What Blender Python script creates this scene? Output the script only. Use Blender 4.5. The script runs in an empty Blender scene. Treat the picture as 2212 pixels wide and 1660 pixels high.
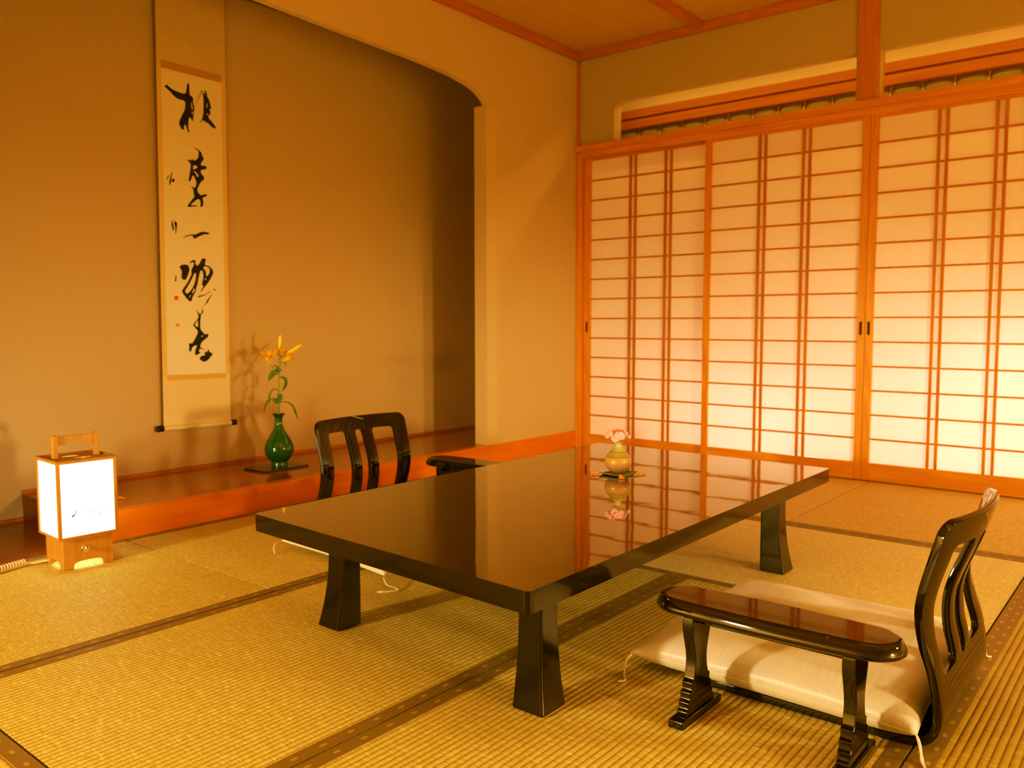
import bpy, bmesh, math, random
from mathutils import Vector, Matrix
from math import sin, cos, pi, radians
random.seed(7)
SC = bpy.context.scene
COL = SC.collection

# ------------------------------------------------------------------ helpers
def tag(o, label=None, cat=None, group=None, kind=None):
    if label: o['label'] = label
    if cat: o['category'] = cat
    if group: o['group'] = group
    if kind: o['kind'] = kind
    return o

def empty(name, loc=(0, 0, 0), rz=0.0, label=None, cat=None, group=None, kind=None):
    o = bpy.data.objects.new(name, None)
    o.empty_display_size = .05
    COL.objects.link(o)
    o.location = loc
    o.rotation_euler = (0, 0, rz)
    return tag(o, label, cat, group, kind)

def finish(name, bm, mat, parent=None, smooth=False, bevel=0, segs=2, angle=35):
    bmesh.ops.recalc_face_normals(bm, faces=bm.faces)
    me = bpy.data.meshes.new(name)
    bm.to_mesh(me)
    bm.free()
    o = bpy.data.objects.new(name, me)
    COL.objects.link(o)
    if isinstance(mat, (list, tuple)):
        for m in mat: me.materials.append(m)
    else:
        me.materials.append(mat)
    if parent: o.parent = parent
    if bevel:
        b = o.modifiers.new('bevel', 'BEVEL')
        b.width = bevel; b.segments = segs; b.limit_method = 'ANGLE'; b.angle_limit = radians(angle)
        b.harden_normals = True
        smooth = True
    if smooth:
        for p in me.polygons: p.use_smooth = True
        try: me.set_sharp_from_angle(angle=radians(50 if not bevel else 80))
        except Exception: pass
    return o

def box(bm, x0, x1, y0, y1, z0, z1, mi=0):
    vs = [bm.verts.new((x, y, z)) for x in (x0, x1) for y in (y0, y1) for z in (z0, z1)]
    fs = [(0, 1, 3, 2), (4, 6, 7, 5), (0, 4, 5, 1), (2, 3, 7, 6), (0, 2, 6, 4), (1, 5, 7, 3)]
    for f in fs:
        fc = bm.faces.new([vs[i] for i in f]); fc.material_index = mi
    return vs

def BX(name, b, mat, parent=None, bevel=0, **k):
    bm = bmesh.new(); box(bm, *b)
    return finish(name, bm, mat, parent, bevel=bevel, **k)

def prism(bm, poly, d0, d1, axis='y'):
    """poly in the plane normal to axis, extruded from d0 to d1"""
    def P(a, b, d):
        return {'x': (d, a, b), 'y': (a, d, b), 'z': (a, b, d)}[axis]
    A = [bm.verts.new(P(a, b, d0)) for a, b in poly]
    B = [bm.verts.new(P(a, b, d1)) for a, b in poly]
    n = len(poly)
    bm.faces.new(A); bm.faces.new(B[::-1])
    for i in range(n):
        bm.faces.new((A[i], B[i], B[(i + 1) % n], A[(i + 1) % n]))

def lathe(bm, prof, segs=40, cx=0, cy=0, cz=0, close_bottom=True, close_top=False):
    rings = []
    for r, z in prof:
        rings.append([bm.verts.new((cx + r * cos(2 * pi * i / segs), cy + r * sin(2 * pi * i / segs), cz + z)) for i in range(segs)])
    for a, b in zip(rings, rings[1:]):
        for i in range(segs):
            bm.faces.new((a[i], a[(i + 1) % segs], b[(i + 1) % segs], b[i]))
    if close_bottom: bm.faces.new(rings[0][::-1])
    if close_top: bm.faces.new(rings[-1])

def catmull(pts, n=8):
    pts = [Vector(p) for p in pts]
    out = []
    for i in range(len(pts) - 1):
        p0 = pts[max(0, i - 1)]; p1 = pts[i]; p2 = pts[i + 1]; p3 = pts[min(len(pts) - 1, i + 2)]
        for k in range(n):
            t = k / n
            out.append(.5 * ((2 * p1) + (-p0 + p2) * t + (2 * p0 - 5 * p1 + 4 * p2 - p3) * t * t + (-p0 + 3 * p1 - 3 * p2 + p3) * t ** 3))
    out.append(pts[-1])
    return out

def tube(bm, pts, r, segs=8, caps=True, flat=1.0, thin=1.0):
    """pts list of 3-vectors, r a number or list"""
    pts = [Vector(p) for p in pts]
    n = len(pts)
    rr = r if isinstance(r, (list, tuple)) else [r] * n
    up = Vector((0, 0, 1))
    rings = []
    prev = None
    for i in range(n):
        t = (pts[min(i + 1, n - 1)] - pts[max(i - 1, 0)]).normalized()
        if prev is None:
            a = t.cross(up)
            if a.length < .05: a = t.cross(Vector((1, 0, 0)))
            a.normalize()
        else:
            a = (prev - t * prev.dot(t))
            if a.length < 1e-6: a = t.cross(up)
            a.normalize()
        prev = a
        b = t.cross(a)
        rings.append([bm.verts.new(pts[i] + (a * cos(2 * pi * k / segs) * thin + b * sin(2 * pi * k / segs) * flat) * rr[i]) for k in range(segs)])
    for A, B in zip(rings, rings[1:]):
        for k in range(segs):
            bm.faces.new((A[k], A[(k + 1) % segs], B[(k + 1) % segs], B[k]))
    if caps:
        bm.faces.new(rings[0][::-1]); bm.faces.new(rings[-1])

def copy_tree(o, parent=None, label=None, group=None):
    c = o.copy(); COL.objects.link(c); c.parent = parent
    if label: c['label'] = label
    if group: c['group'] = group
    for ch in list(o.children): copy_tree(ch, c)
    return c

# ------------------------------------------------------------------ materials
def mat_new(name):
    m = bpy.data.materials.new(name); m.use_nodes = True
    nt = m.node_tree; nt.nodes.clear()
    out = nt.nodes.new('ShaderNodeOutputMaterial')
    b = nt.nodes.new('ShaderNodeBsdfPrincipled')
    nt.links.new(b.outputs[0], out.inputs[0])
    return m, nt, b, out

class NT:
    def __init__(s, nt): s.nt = nt
    def n(s, t, **k):
        x = s.nt.nodes.new('ShaderNode' + t)
        for a, v in k.items(): setattr(x, a, v)
        return x
    def l(s, a, b): s.nt.links.new(a, b)
    def math(s, op, a, b=None, c=None, clamp=False):
        x = s.n('Math', operation=op); x.use_clamp = clamp
        for i, v in enumerate((a, b, c)):
            if v is None: continue
            if isinstance(v, (int, float)): x.inputs[i].default_value = v
            else: s.l(v, x.inputs[i])
        return x.outputs[0]
    def mix(s, f, a, b):
        x = s.n('Mix', data_type='RGBA')
        for sock, v in ((x.inputs[0], f), (x.inputs[6], a), (x.inputs[7], b)):
            if isinstance(v, (int, float)): sock.default_value = v
            elif isinstance(v, tuple): sock.default_value = (*v, 1) if len(v) == 3 else v
            else: s.l(v, sock)
        return x.outputs[2]
    def coords(s, scale=(1, 1, 1), rot=(0, 0, 0), kind='Object'):
        t = s.n('TexCoord'); m = s.n('Mapping')
        m.inputs['Scale'].default_value = scale; m.inputs['Rotation'].default_value = rot
        s.l(t.outputs[kind], m.inputs[0]); return m.outputs[0]
    def noise(s, vec, scale=5, detail=3, rough=.5, dist=0):
        x = s.n('TexNoise'); s.l(vec, x.inputs['Vector'])
        x.inputs['Scale'].default_value = scale; x.inputs['Detail'].default_value = detail
        x.inputs['Roughness'].default_value = rough; x.inputs['Distortion'].default_value = dist
        return x.outputs['Fac']
    def bump(s, h, bsdf, strength=.3, dist=.01):
        x = s.n('Bump'); x.inputs['Strength'].default_value = strength; x.inputs['Distance'].default_value = dist
        s.l(h, x.inputs['Height']); s.l(x.outputs[0], bsdf.inputs['Normal'])
    def ramp(s, f, stops):
        x = s.n('ValToRGB'); s.l(f, x.inputs[0]); e = x.color_ramp.elements
        while len(e) < len(stops): e.new(.5)
        for k, (p, c) in zip(e, stops): k.position = p; k.color = (*c, 1)
        return x.outputs[0]

def plain(name, col, rough=.5, metal=0, var=0.06, scale=12, coat=0, spec=.5, bump=0, bscale=60):
    m, nt, b, out = mat_new(name); N = NT(nt)
    v = N.coords()
    f = N.noise(v, scale, 3)
    c = N.mix(f, tuple(x * (1 - var) for x in col), tuple(min(1, x * (1 + var)) for x in col))
    N.l(c, b.inputs['Base Color'])
    b.inputs['Roughness'].default_value = rough; b.inputs['Metallic'].default_value = metal
    b.inputs['Coat Weight'].default_value = coat; b.inputs['Specular IOR Level'].default_value = spec
    if bump: N.bump(N.noise(v, bscale, 4), b, bump, .002)
    return m

def wood(name, a, c, axis='x', rough=.35, grain=1.0, coat=0.0, ring=7.0, bump=.06):
    m, nt, b, out = mat_new(name); N = NT(nt)
    s = {'x': (.35, 6, 6), 'y': (6, .35, 6), 'z': (6, 6, .35)}[axis]
    v = N.coords(scale=s)
    w = N.noise(v, ring * .3 * grain, 2, .5, 1.2)
    w2 = N.math('SINE', N.math('MULTIPLY', w, 34.0))
    w2 = N.math('MULTIPLY_ADD', w2, .5, .5)
    fine = N.noise(N.coords(scale={'x': (2, 220, 220), 'y': (220, 2, 220), 'z': (220, 220, 2)}[axis]), 1, 2)
    f = N.math('ADD', N.math('MULTIPLY', w2, .55), N.math('MULTIPLY', fine, .45))
    col = N.ramp(f, [(.1, a), (.9, c)])
    N.l(col, b.inputs['Base Color'])
    b.inputs['Roughness'].default_value = rough
    b.inputs['Coat Weight'].default_value = coat; b.inputs['Coat Roughness'].default_value = .12
    N.bump(f, b, bump, .001)
    return m

def plaster(name, col):
    m, nt, b, out = mat_new(name); N = NT(nt)
    v = N.coords()
    f = N.noise(v, 260, 4, .7); g = N.noise(v, 1.3, 2)
    c = N.mix(f, tuple(x * .86 for x in col), tuple(min(1, x * 1.10) for x in col))
    c = N.mix(N.math('MULTIPLY', g, .12), c, tuple(x * .7 for x in col))
    N.l(c, b.inputs['Base Color']); b.inputs['Roughness'].default_value = .95
    b.inputs['Specular IOR Level'].default_value = .1
    N.bump(f, b, .25, .002)
    return m

def lacquer(name, col=(.012, .007, .004), wav=.0, rough=.05, ior=1.55, wscale=7):
    m, nt, b, out = mat_new(name); N = NT(nt)
    b.inputs['Base Color'].default_value = (*col, 1)
    b.inputs['IOR'].default_value = ior
    v = N.coords()
    sm = N.noise(v, 9, 4, .6)
    r = N.math('MULTIPLY_ADD', sm, .05, rough - .02)
    N.l(r, b.inputs['Roughness'])
    if wav:
        h = N.noise(N.coords(scale=(1, 1, 1)), wscale, 1.5, .4)
        N.bump(h, b, 1.0, wav)
        b.inputs['Coat Weight'].default_value = 1; b.inputs['Coat IOR'].default_value = 1.9; b.inputs['Coat Roughness'].default_value = .02
        N.l(b.inputs['Normal'].links[0].from_socket, b.inputs['Coat Normal'])
    return m

M = {}
WC = (.64, .52, .35)
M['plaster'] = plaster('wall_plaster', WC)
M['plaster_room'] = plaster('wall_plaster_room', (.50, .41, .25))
M['wood_x'] = wood('sill_wood_along_x', (.69, .215, .012), (.77, .25, .018), 'x', .25, coat=.25)
M['toko_top'] = wood('platform_top_wood', (.34, .085, .012), (.46, .13, .02), 'x', .16, coat=.5)
M['dark_board'] = wood('dark_red_board', (.17, .030, .006), (.25, .050, .010), 'x', .22, coat=.3)
M['frame_z'] = wood('frame_wood_z', (.60, .24, .035), (.74, .33, .06), 'z', .42)
M['frame_y'] = wood('frame_wood_y', (.60, .24, .035), (.74, .33, .06), 'y', .42)
M['lattice'] = wood('lattice_wood', (.42, .15, .02), (.55, .22, .035), 'z', .5)
M['beam_y'] = wood('veranda_beam_wood', (.27, .085, .008), (.34, .11, .012), 'y', .6)
M['trim_x'] = wood('trim_wood_x', (.44, .16, .025), (.54, .21, .035), 'x', .5)
M['trim_y'] = wood('trim_wood_y', (.44, .16, .025), (.54, .21, .035), 'y', .5)
M['trim_z'] = wood('trim_wood_z', (.46, .17, .025), (.56, .22, .035), 'z', .5)
M['dark_rail'] = wood('dark_rail_wood', (.16, .05, .015), (.22, .07, .02), 'x', .5)
M['ceil'] = wood('ceiling_board_wood', (.54, .37, .11), (.58, .40, .13), 'x', .6, ring=3)
M['lamp_wood'] = wood('lamp_wood', (.42, .22, .065), (.52, .28, .09), 'z', .45)
M['lamp_dark'] = wood('lamp_top_wood', (.34, .17, .055), (.44, .23, .08), 'x', .5)
M['lacquer'] = lacquer('black_lacquer', ior=1.62)
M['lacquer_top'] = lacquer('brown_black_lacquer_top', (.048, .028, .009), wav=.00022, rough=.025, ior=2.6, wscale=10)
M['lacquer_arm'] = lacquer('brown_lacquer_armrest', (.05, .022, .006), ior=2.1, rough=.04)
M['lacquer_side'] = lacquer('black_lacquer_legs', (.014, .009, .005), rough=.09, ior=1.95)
M['lacquer_shaded'] = lacquer('black_lacquer_shaded_side', (.010, .006, .003), rough=.08, ior=1.45)  # left faces' duller reflection put into a darker lacquer copy
M['chip'] = plain('worn_lacquer', (.80, .52, .30), .6)
M['cushion'] = None
M['string'] = plain('cream_string', (.85, .76, .62), .8)
M['black_knob'] = plain('black_rod_end', (.01, .008, .006), .25)
M['ink'] = plain('black_ink', (.018, .013, .010), .7, var=.2)
M['seal'] = plain('red_seal_ink', (.85, .16, .05), .8)
M['seal_faint'] = plain('faint_red_seal_ink', (.88, .38, .15), .8)
M['leaf'] = plain('lily_leaf', (.07, .16, .025), .45, var=.35, scale=30)
M['stem'] = plain('lily_stem', (.20, .30, .04), .5)
M['petal'] = plain('orange_lily_petal', (.98, .52, .04), .5, var=.18, scale=40)
M['bud'] = plain('yellow_lily_bud', (.85, .66, .04), .5, var=.15, scale=40)
M['bud_o'] = plain('orange_lily_bud', (.98, .62, .05), .5, var=.15, scale=40)
M['green_glaze'] = plain('green_glaze', (.012, .105, .032), .09, var=.25, scale=6, coat=.7)
M['tray'] = plain('black_lacquer_tray', (.02, .012, .008), .22, coat=.3)
M['pink'] = plain('pink_petal', (.90, .47, .56), .6, var=.12, scale=70)
M['coral'] = plain('coral_petal', (.90, .36, .26), .6, var=.12, scale=70)
M['fgreen'] = plain('flower_stem_green', (.55, .58, .14), .6)
M['mat_green'] = plain('grey_green_cloth', (.22, .25, .19), .85, bump=.4, bscale=400)
M['tassel'] = plain('orange_tassel', (.95, .40, .02), .8)
M['metal'] = plain('chrome_knob', (.8, .78, .72), .12, metal=1, var=.02)
M['cord'] = plain('cream_cord', (.80, .66, .50), .6)
M['dark'] = plain('recess_shade', (.05, .025, .01), .6)  # flat dark colour paints the finger pulls' inner shade; no hollow is cut
M['iron'] = plain('dark_iron_hook', (.03, .02, .015), .5)

# stoneware bud vase: olive neck, two dark throwing lines, warm tan belly
def stoneware():
    m, nt, b, out = mat_new('stoneware_glaze'); N = NT(nt)
    t = N.n('TexCoord'); s = N.n('SeparateXYZ'); N.l(t.outputs['Object'], s.inputs[0])
    z = s.outputs['Z']
    v = N.coords()
    zz = N.math('ADD', z, N.math('MULTIPLY', N.noise(v, 25, 2), .004))
    f = N.math('DIVIDE', zz, .092)
    c = N.ramp(f, [(.0, (.36, .24, .13)), (.25, (.50, .33, .20)), (.45, (.60, .36, .16)), (.57, (.54, .35, .15)),
                   (.585, (.20, .12, .03)), (.60, (.38, .31, .12)), (.745, (.41, .35, .15)), (.76, (.16, .13, .05)), (.775, (.46, .42, .22)), (1.0, (.56, .52, .30))])
    sp = N.noise(v, 220, 2)
    c2 = N.mix(N.math('MULTIPLY', N.math('GREATER_THAN', sp, .66), .35), c, (.2, .13, .05))
    N.l(c2, b.inputs['Base Color']); b.inputs['Roughness'].default_value = .34
    N.bump(N.noise(v, 60, 3), b, .15, .002)
    return m
M['stone'] = stoneware()

def cushion_mat():
    m, nt, b, out = mat_new('white_satin_cushion'); N = NT(nt)
    v = N.coords(scale=(14, 420, 26)); f = N.noise(v, 1, 3, .6)
    c = N.mix(f, (.54, .51, .47), (.80, .77, .74))
    N.l(c, b.inputs['Base Color']); b.inputs['Roughness'].default_value = .38
    b.inputs['Sheen Weight'].default_value = .3; b.inputs['Anisotropic'].default_value = .6
    N.bump(f, b, .3, .001)
    return m
M['cushion'] = cushion_mat()

def scroll_cloth(name, a, c, sc, rough=.7):
    m, nt, b, out = mat_new(name); N = NT(nt)
    v = N.coords(); f = N.noise(v, sc, 3, .7); w = N.noise(N.coords(scale=(30, 30, 900)), 1, 1)
    N.l(N.mix(N.math('ADD', N.math('MULTIPLY', f, .75), N.math('MULTIPLY', w, .25)), a, c), b.inputs['Base Color'])
    b.inputs['Roughness'].default_value = rough
    return m
M['sc_paper'] = scroll_cloth('calligraphy_paper', (.86, .80, .66), (.90, .84, .70), 20)
M['sc_cloth'] = scroll_cloth('scroll_mounting_silk', (.58, .46, .25), (.80, .67, .42), 110, .55)
M['sc_lower'] = scroll_cloth('scroll_lower_silk', (.78, .66, .42), (.86, .74, .50), 30, .55)
M['sc_side'] = scroll_cloth('scroll_side_silk', (.78, .58, .28), (.86, .66, .34), 40, .5)
M['sc_band'] = scroll_cloth('scroll_brocade_band', (.46, .26, .06), (.66, .42, .12), 90, .5)
M['sc_scallop'] = scroll_cloth('scroll_scalloped_brocade', (.72, .40, .12), (.88, .60, .24), 120, .5)

# tatami ------------------------------------------------------------
def tatami(name, axis, a, c, seed=0.0):
    """axis = direction the ridges run (the long side of the mat)"""
    m, nt, b, out = mat_new(name); N = NT(nt)
    t = N.n('TexCoord'); s = N.n('SeparateXYZ'); N.l(t.outputs['Object'], s.inputs[0])
    al, ac = (s.outputs['X'], s.outputs['Y']) if axis == 'x' else (s.outputs['Y'], s.outputs['X'])
    wob = N.noise(N.coords(), 2.2, 2)
    ph = N.math('DIVIDE', N.math('ADD', ac, N.math('MULTIPLY', wob, .004)), .0152)
    fr = N.math('FRACT', N.math('ADD', ph, 100.0))
    row = N.math('FLOOR', N.math('ADD', ph, 100.0))
    d = N.math('ABSOLUTE', N.math('SUBTRACT', fr, .5))          # 0 crest .. .5 groove
    h = N.math('SQRT', N.math('SUBTRACT', 1.0, N.math('POWER', N.math('MULTIPLY', d, 1.96), 2.0), clamp=True))
    # single rushes crossing each ridge
    cv = N.n('CombineXYZ'); N.l(N.math('MULTIPLY', al, 700.0), cv.inputs[0]); N.l(N.math('MULTIPLY', row, 7.3), cv.inputs[1])
    N.l(N.math('MULTIPLY', ac, 30.0), cv.inputs[2])
    rush = N.noise(cv.outputs[0], 1.0, 2, .6)
    cv2 = N.n('CombineXYZ'); N.l(N.math('MULTIPLY', al, 85.0), cv2.inputs[0]); N.l(N.math('MULTIPLY', row, 3.7), cv2.inputs[1])
    band = N.noise(cv2.outputs[0], 1.0, 2, .7)
    big = N.noise(N.coords(), 1.6 + seed, 2)
    f = N.math('ADD', N.math('MULTIPLY', rush, .5), N.math('MULTIPLY', band, .5))
    col = N.ramp(f, [(.32, a), (.5, tuple((x + y) / 2 for x, y in zip(a, c))), (.68, c)])
    col = N.mix(N.math('MULTIPLY', big, .35), col, (a[0] * .85, a[1] * 1.05, a[2] * .8))
    dark = N.math('POWER', N.math('MULTIPLY', d, 2.0), 3.5)
    wn = N.n('TexWhiteNoise', noise_dimensions='1D'); N.l(row, wn.inputs['W'])
    u = N.math('FRACT', N.math('ADD', N.math('MULTIPLY', al, 52.0), N.math('ADD', N.math('MULTIPLY', wn.outputs['Value'], 9.0), N.math('MULTIPLY', band, 2.6))))
    thin = N.math('MULTIPLY', N.math('LESS_THAN', u, .13), N.math('MULTIPLY_ADD', rush, 1.6, .1))
    shade = N.math('MULTIPLY', N.math('GREATER_THAN', u, .90), .30)
    col = N.mix(shade, col, (a[0] * .55, a[1] * .5, a[2] * .4))
    col = N.mix(N.math('MULTIPLY', dark, .75), col, (a[0] * .30, a[1] * .26, a[2] * .18))
    col = N.mix(N.math('MULTIPLY', thin, .42), col, (min(1, c[0] * 1.25), min(1, c[1] * 1.25), c[2] * 1.3))
    N.l(col, b.inputs['Base Color'])
    b.inputs['Roughness'].default_value = .55; b.inputs['Specular IOR Level'].default_value = .35
    hh = N.math('ADD', h, N.math('ADD', N.math('MULTIPLY', rush, .16), N.math('MULTIPLY', band, .30)))
    N.bump(hh, b, .8, .0026)
    return m
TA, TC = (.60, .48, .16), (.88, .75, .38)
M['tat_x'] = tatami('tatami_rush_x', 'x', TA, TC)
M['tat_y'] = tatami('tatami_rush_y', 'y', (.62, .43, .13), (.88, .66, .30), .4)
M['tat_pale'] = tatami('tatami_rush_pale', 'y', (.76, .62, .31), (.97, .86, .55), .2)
M['tat_dimmed'] = tatami('tatami_rush_dimmed', 'x', (.36, .26, .06), (.54, .40, .13), .3)  # dimmer copy: weaker light on the bottom right mat put into its colour

def border_mat(name, axis, rows):
    m, nt, b, out = mat_new(name); N = NT(nt)
    t = N.n('TexCoord'); s = N.n('SeparateXYZ'); N.l(t.outputs['Object'], s.inputs[0])
    al, ac = (s.outputs['X'], s.outputs['Y']) if axis == 'x' else (s.outputs['Y'], s.outputs['X'])
    tot = None
    for off, sh in rows:
        u = N.math('SUBTRACT', N.math('FRACT', N.math('ADD', N.math('DIVIDE', al, .066), 200.0 + sh)), .5)
        v = N.math('SUBTRACT', ac, off)
        e = N.math('ADD', N.math('POWER', N.math('MULTIPLY', u, .066 / .0085), 2.0), N.math('POWER', N.math('DIVIDE', v, .0042), 2.0))
        g = N.math('LESS_THAN', e, 1.0)
        tot = g if tot is None else N.math('MAXIMUM', tot, g)
    tw = N.noise(N.coords(scale=(900, 900, 900)), 1, 1)
    base = N.mix(tw, (.20, .142, .055), (.29, .21, .088))
    N.l(N.mix(N.math('MULTIPLY', tot, .8), base, (.48, .37, .16)), b.inputs['Base Color'])
    b.inputs['Roughness'].default_value = .6
    N.bump(tw, b, .35, .001)
    return m
M['bord_x'] = border_mat('tatami_border_x', 'x', [(0, 0.0)])
M['bord_y'] = border_mat('tatami_border_y', 'y', [(0, 0.3)])
M['bord2_x'] = border_mat('tatami_border_wide_x', 'x', [(-.0105, 0.0), (.0105, .5)])

def paper_mat(name, col=(.90, .84, .72), trans=.5):
    m, nt, b, out = mat_new(name); N = NT(nt)
    nt.nodes.remove(b)
    d = N.n('BsdfDiffuse'); t = N.n('BsdfTranslucent'); mx = N.n('MixShader')
    f = N.noise(N.coords(scale=(40, 40, 14)), 1, 4, .7)
    c = N.mix(f, tuple(x * .96 for x in col), tuple(min(1, x * 1.03) for x in col))
    N.l(c, d.inputs[0]); N.l(c, t.inputs[0]); mx.inputs[0].default_value = trans
    N.l(d.outputs[0], mx.inputs[1]); N.l(t.outputs[0], mx.inputs[2]); N.l(mx.outputs[0], out.inputs[0])
    return m
M['shoji'] = paper_mat('shoji_paper', (.96, .87, .83))

def lamp_paper(strength, nm='glowing_lamp_paper'):
    m, nt, b, out = mat_new(nm); N = NT(nt)
    t = N.n('TexCoord'); s = N.n('SeparateXYZ'); N.l(t.outputs['Object'], s.inputs[0])
    e = N.n('Emission'); nt.nodes.remove(b)
    f = N.math('MULTIPLY_ADD', N.noise(N.coords(), 14, 1), .1, .95)
    e.inputs[0].default_value = (1, .82, .56, 1)
    N.l(N.math('MULTIPLY', f, strength), e.inputs[1]); N.l(e.outputs[0], out.inputs[0])
    return m
M['glow'] = lamp_paper(2.7)
M['glow_back'] = lamp_paper(7.0, 'glowing_lamp_paper_rear')
M['glow_in'] = plain('lit_lamp_inside', (.95, .72, .42), .7)
def valance():
    m, nt, b, out = mat_new('valance_cloth'); N = NT(nt)
    f = N.noise(N.coords(scale=(2, 5, 160)), 1, 3, .6)
    N.l(N.mix(f, (.10, .075, .025), (.32, .24, .09)), b.inputs['Base Color']); b.inputs['Roughness'].default_value = .75
    return m
M['valance'] = valance()
M['valance_seam'] = plain('valance_seam_tape', (.50, .36, .15), .7)

# ================================================================== SETTING
H = 2.43
S = 'structure'
tag(BX('floor', (-7.2, .0, -6.6, .0, -.16, -.060), M['dark_board']), kind=S)
tag(BX('floor_veranda', (.12, 1.3, -6.6, .70, -.16, -.04), M['dark_board']), kind=S)

# ceiling boards (joints every .41 m) with battens running along x
bm = bmesh.new()
y = .0
while y > -6.6:
    box(bm, -7.2, 0.0, y - .4095, y - .0005, H, H + .02)
    box(bm, -7.2, 0.0, y - .4105, y - .4095, H + .004, H + .02)
    y -= .41
tag(finish('ceiling', bm, M['ceil']), kind=S)
for i in range(7):
    yy = -.83 - .83 * i
    tag(BX('trim_%d' % (i + 1), (-7.17, -.034, yy - .022, yy + .022, H - .032, H - .0005), M['trim_x'], bevel=.003), kind=S)
tag(BX('trim_8', (-7.2, -.001, -.032, -.001, H - .047, H - .0005), M['trim_x'], bevel=.003), kind=S)     # cornice over the alcove
tag(BX('trim_9', (-.032, -.001, -6.6, -.033, H - .047, H - .0005), M['trim_y'], bevel=.003), kind=S)      # cornice over the shoji

# front wall of the alcove with the rounded arch
bm = bmesh.new()
arch = [(-.78, .1065), (0, .1065), (0, H), (-3.46, H), (-3.46, 2.104), (-2.25, 2.103), (-1.88, 2.09), (-1.535, 2.080), (-1.379, 2.075), (-1.22, 2.066),
        (-1.12, 2.057), (-1.048, 2.047), (-.976, 2.034), (-.921, 2.015), (-.88, 1.992), (-.85, 1.962), (-.78, 1.962)]
prism(bm, arch, 0.0, .04, 'y')
prism(bm, [(-.78, .0), (-.85, .012), (-.85, .10), (-.78, .10)], .1065, 1.962, 'z')
tag(finish('wall_alcove_front', bm, M['plaster']), kind=S)
tag(BX('wall_alcove_back', (-4.8, .0, .61, .68, -.05, 2.5), M['plaster']), kind=S)
tag(BX('wall_alcove_left', (-4.88, -4.8, .0, .68, -.05, 2.5), M['plaster']), kind=S)
tag(BX('wall_alcove_right', (.0, .06, .10, .68, -.05, 2.5), M['plaster']), kind=S)
tag(BX('ceiling_alcove', (-4.8, .0, .10, .61, 2.45, 2.5), M['ceil']), kind=S)
tag(BX('trim_10', (-4.8, -.001, .588, .6095, 2.34, 2.385), M['dark_rail'], bevel=.002), kind=S)
tag(BX('wall_front_left', (-7.2, -3.57, .0, .08, -.06, H), M['plaster_room']), kind=S)  # unseen wall, carried up to the post to block the left lamp too
tag(BX('wall_left', (-7.28, -7.2, -6.6, .08, -.06, H), M['plaster_room']), kind=S)
tag(BX('trim_17', (-3.57, -3.46, -.012, .098, -.0005, H - .0005), M['trim_z'], bevel=.006), kind=S)  # unseen post added to keep the left lamp off the alcove wall
tag(BX('wall_rear', (-7.28, .0, -6.68, -6.6, -.06, H), M['plaster_room']), kind=S)

# wall above the shoji with the two long transom openings
bm = bmesh.new()
ZT = 2.102
TW = .045
box(bm, 0, TW, -6.6, 0, ZT, H)
box(bm, 0, .08, -.262, -.012, 1.871, ZT)
prism(bm, [(-.262, ZT), (-.262, 2.045), (-.268, 2.066), (-.282, 2.081), (-.305, 2.092), (-.34, 2.098), (-.40, ZT)], 0, TW, 'x')
box(bm, 0, TW, -1.772, -1.66, 1.871, ZT)
box(bm, 0, .10, -6.6, -3.30, 1.871, ZT)
tag(finish('wall_right', bm, M['plaster_room']), kind=S)
tag(BX('wall_right_lower', (0, .10, -6.6, -3.50, -.06, 1.80), M['plaster_room']), kind=S)
# post, corner jamb, lintel (two stacked rails), sill
tag(BX('trim_11', (-.014, .104, -1.765, -1.668, 1.8715, H - .048), M['trim_z'], bevel=.003), kind=S)
tag(BX('trim_12', (-.016, -.0005, -.020, -.001, 1.8715, H - .048), M['trim_z'], bevel=.002), kind=S)
tag(BX('trim_13', (-.016, .10, -.040, -.001, 0.0, 1.8285), M['frame_z'], bevel=.002), kind=S)
bm = bmesh.new()
box(bm, -.030, .112, -6.6, -.0005, 1.832, 1.870)
box(bm, -.024, -.020, -6.6, -.0415, 1.792, 1.832)
tag(finish('trim_14', bm, M['frame_y'], bevel=.003), kind=S)
tag(BX('trim_15', (.0005, .11, -6.6, -.0415, -.16, -.0005), M['frame_y']), kind=S)

# alcove platform
pl = empty('alcove_platform', (-1.505, .3, 0), 0, 'raised glossy wooden alcove platform with a bright orange grained front edge', 'platform')
def P(name, b, m, par=pl, off=(-1.505, .3, 0), **k):
    return BX(name, (b[0] - off[0], b[1] - off[0], b[2] - off[1], b[3] - off[1], b[4] - off[2], b[5] - off[2]), m, par, **k)
P('front_sill', (-3.01, -.0005, .0005, .055, -.058, .106), M['wood_x'], bevel=.003)
P('top_board', (-3.01, -.0005, .0555, .6, -.058, .1055), M['toko_top'])
P('back_strip', (-3.01, -.0005, .6005, .6095, .07, .120), M['trim_x'])
lb = empty('alcove_floor_board', (-3.9, .3, 0), 0, 'low dark red-brown floor board left of the raised alcove platform, behind the lantern', 'floor board')
P('board', (-4.799, -3.0105, .0005, .6, -.055, -.002), M['dark_board'], lb, (-3.9, .3, 0))
P('back_strip', (-4.799, -3.0105, .6005, .6095, -.05, .012), M['trim_x'], lb, (-3.9, .3, 0))

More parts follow.
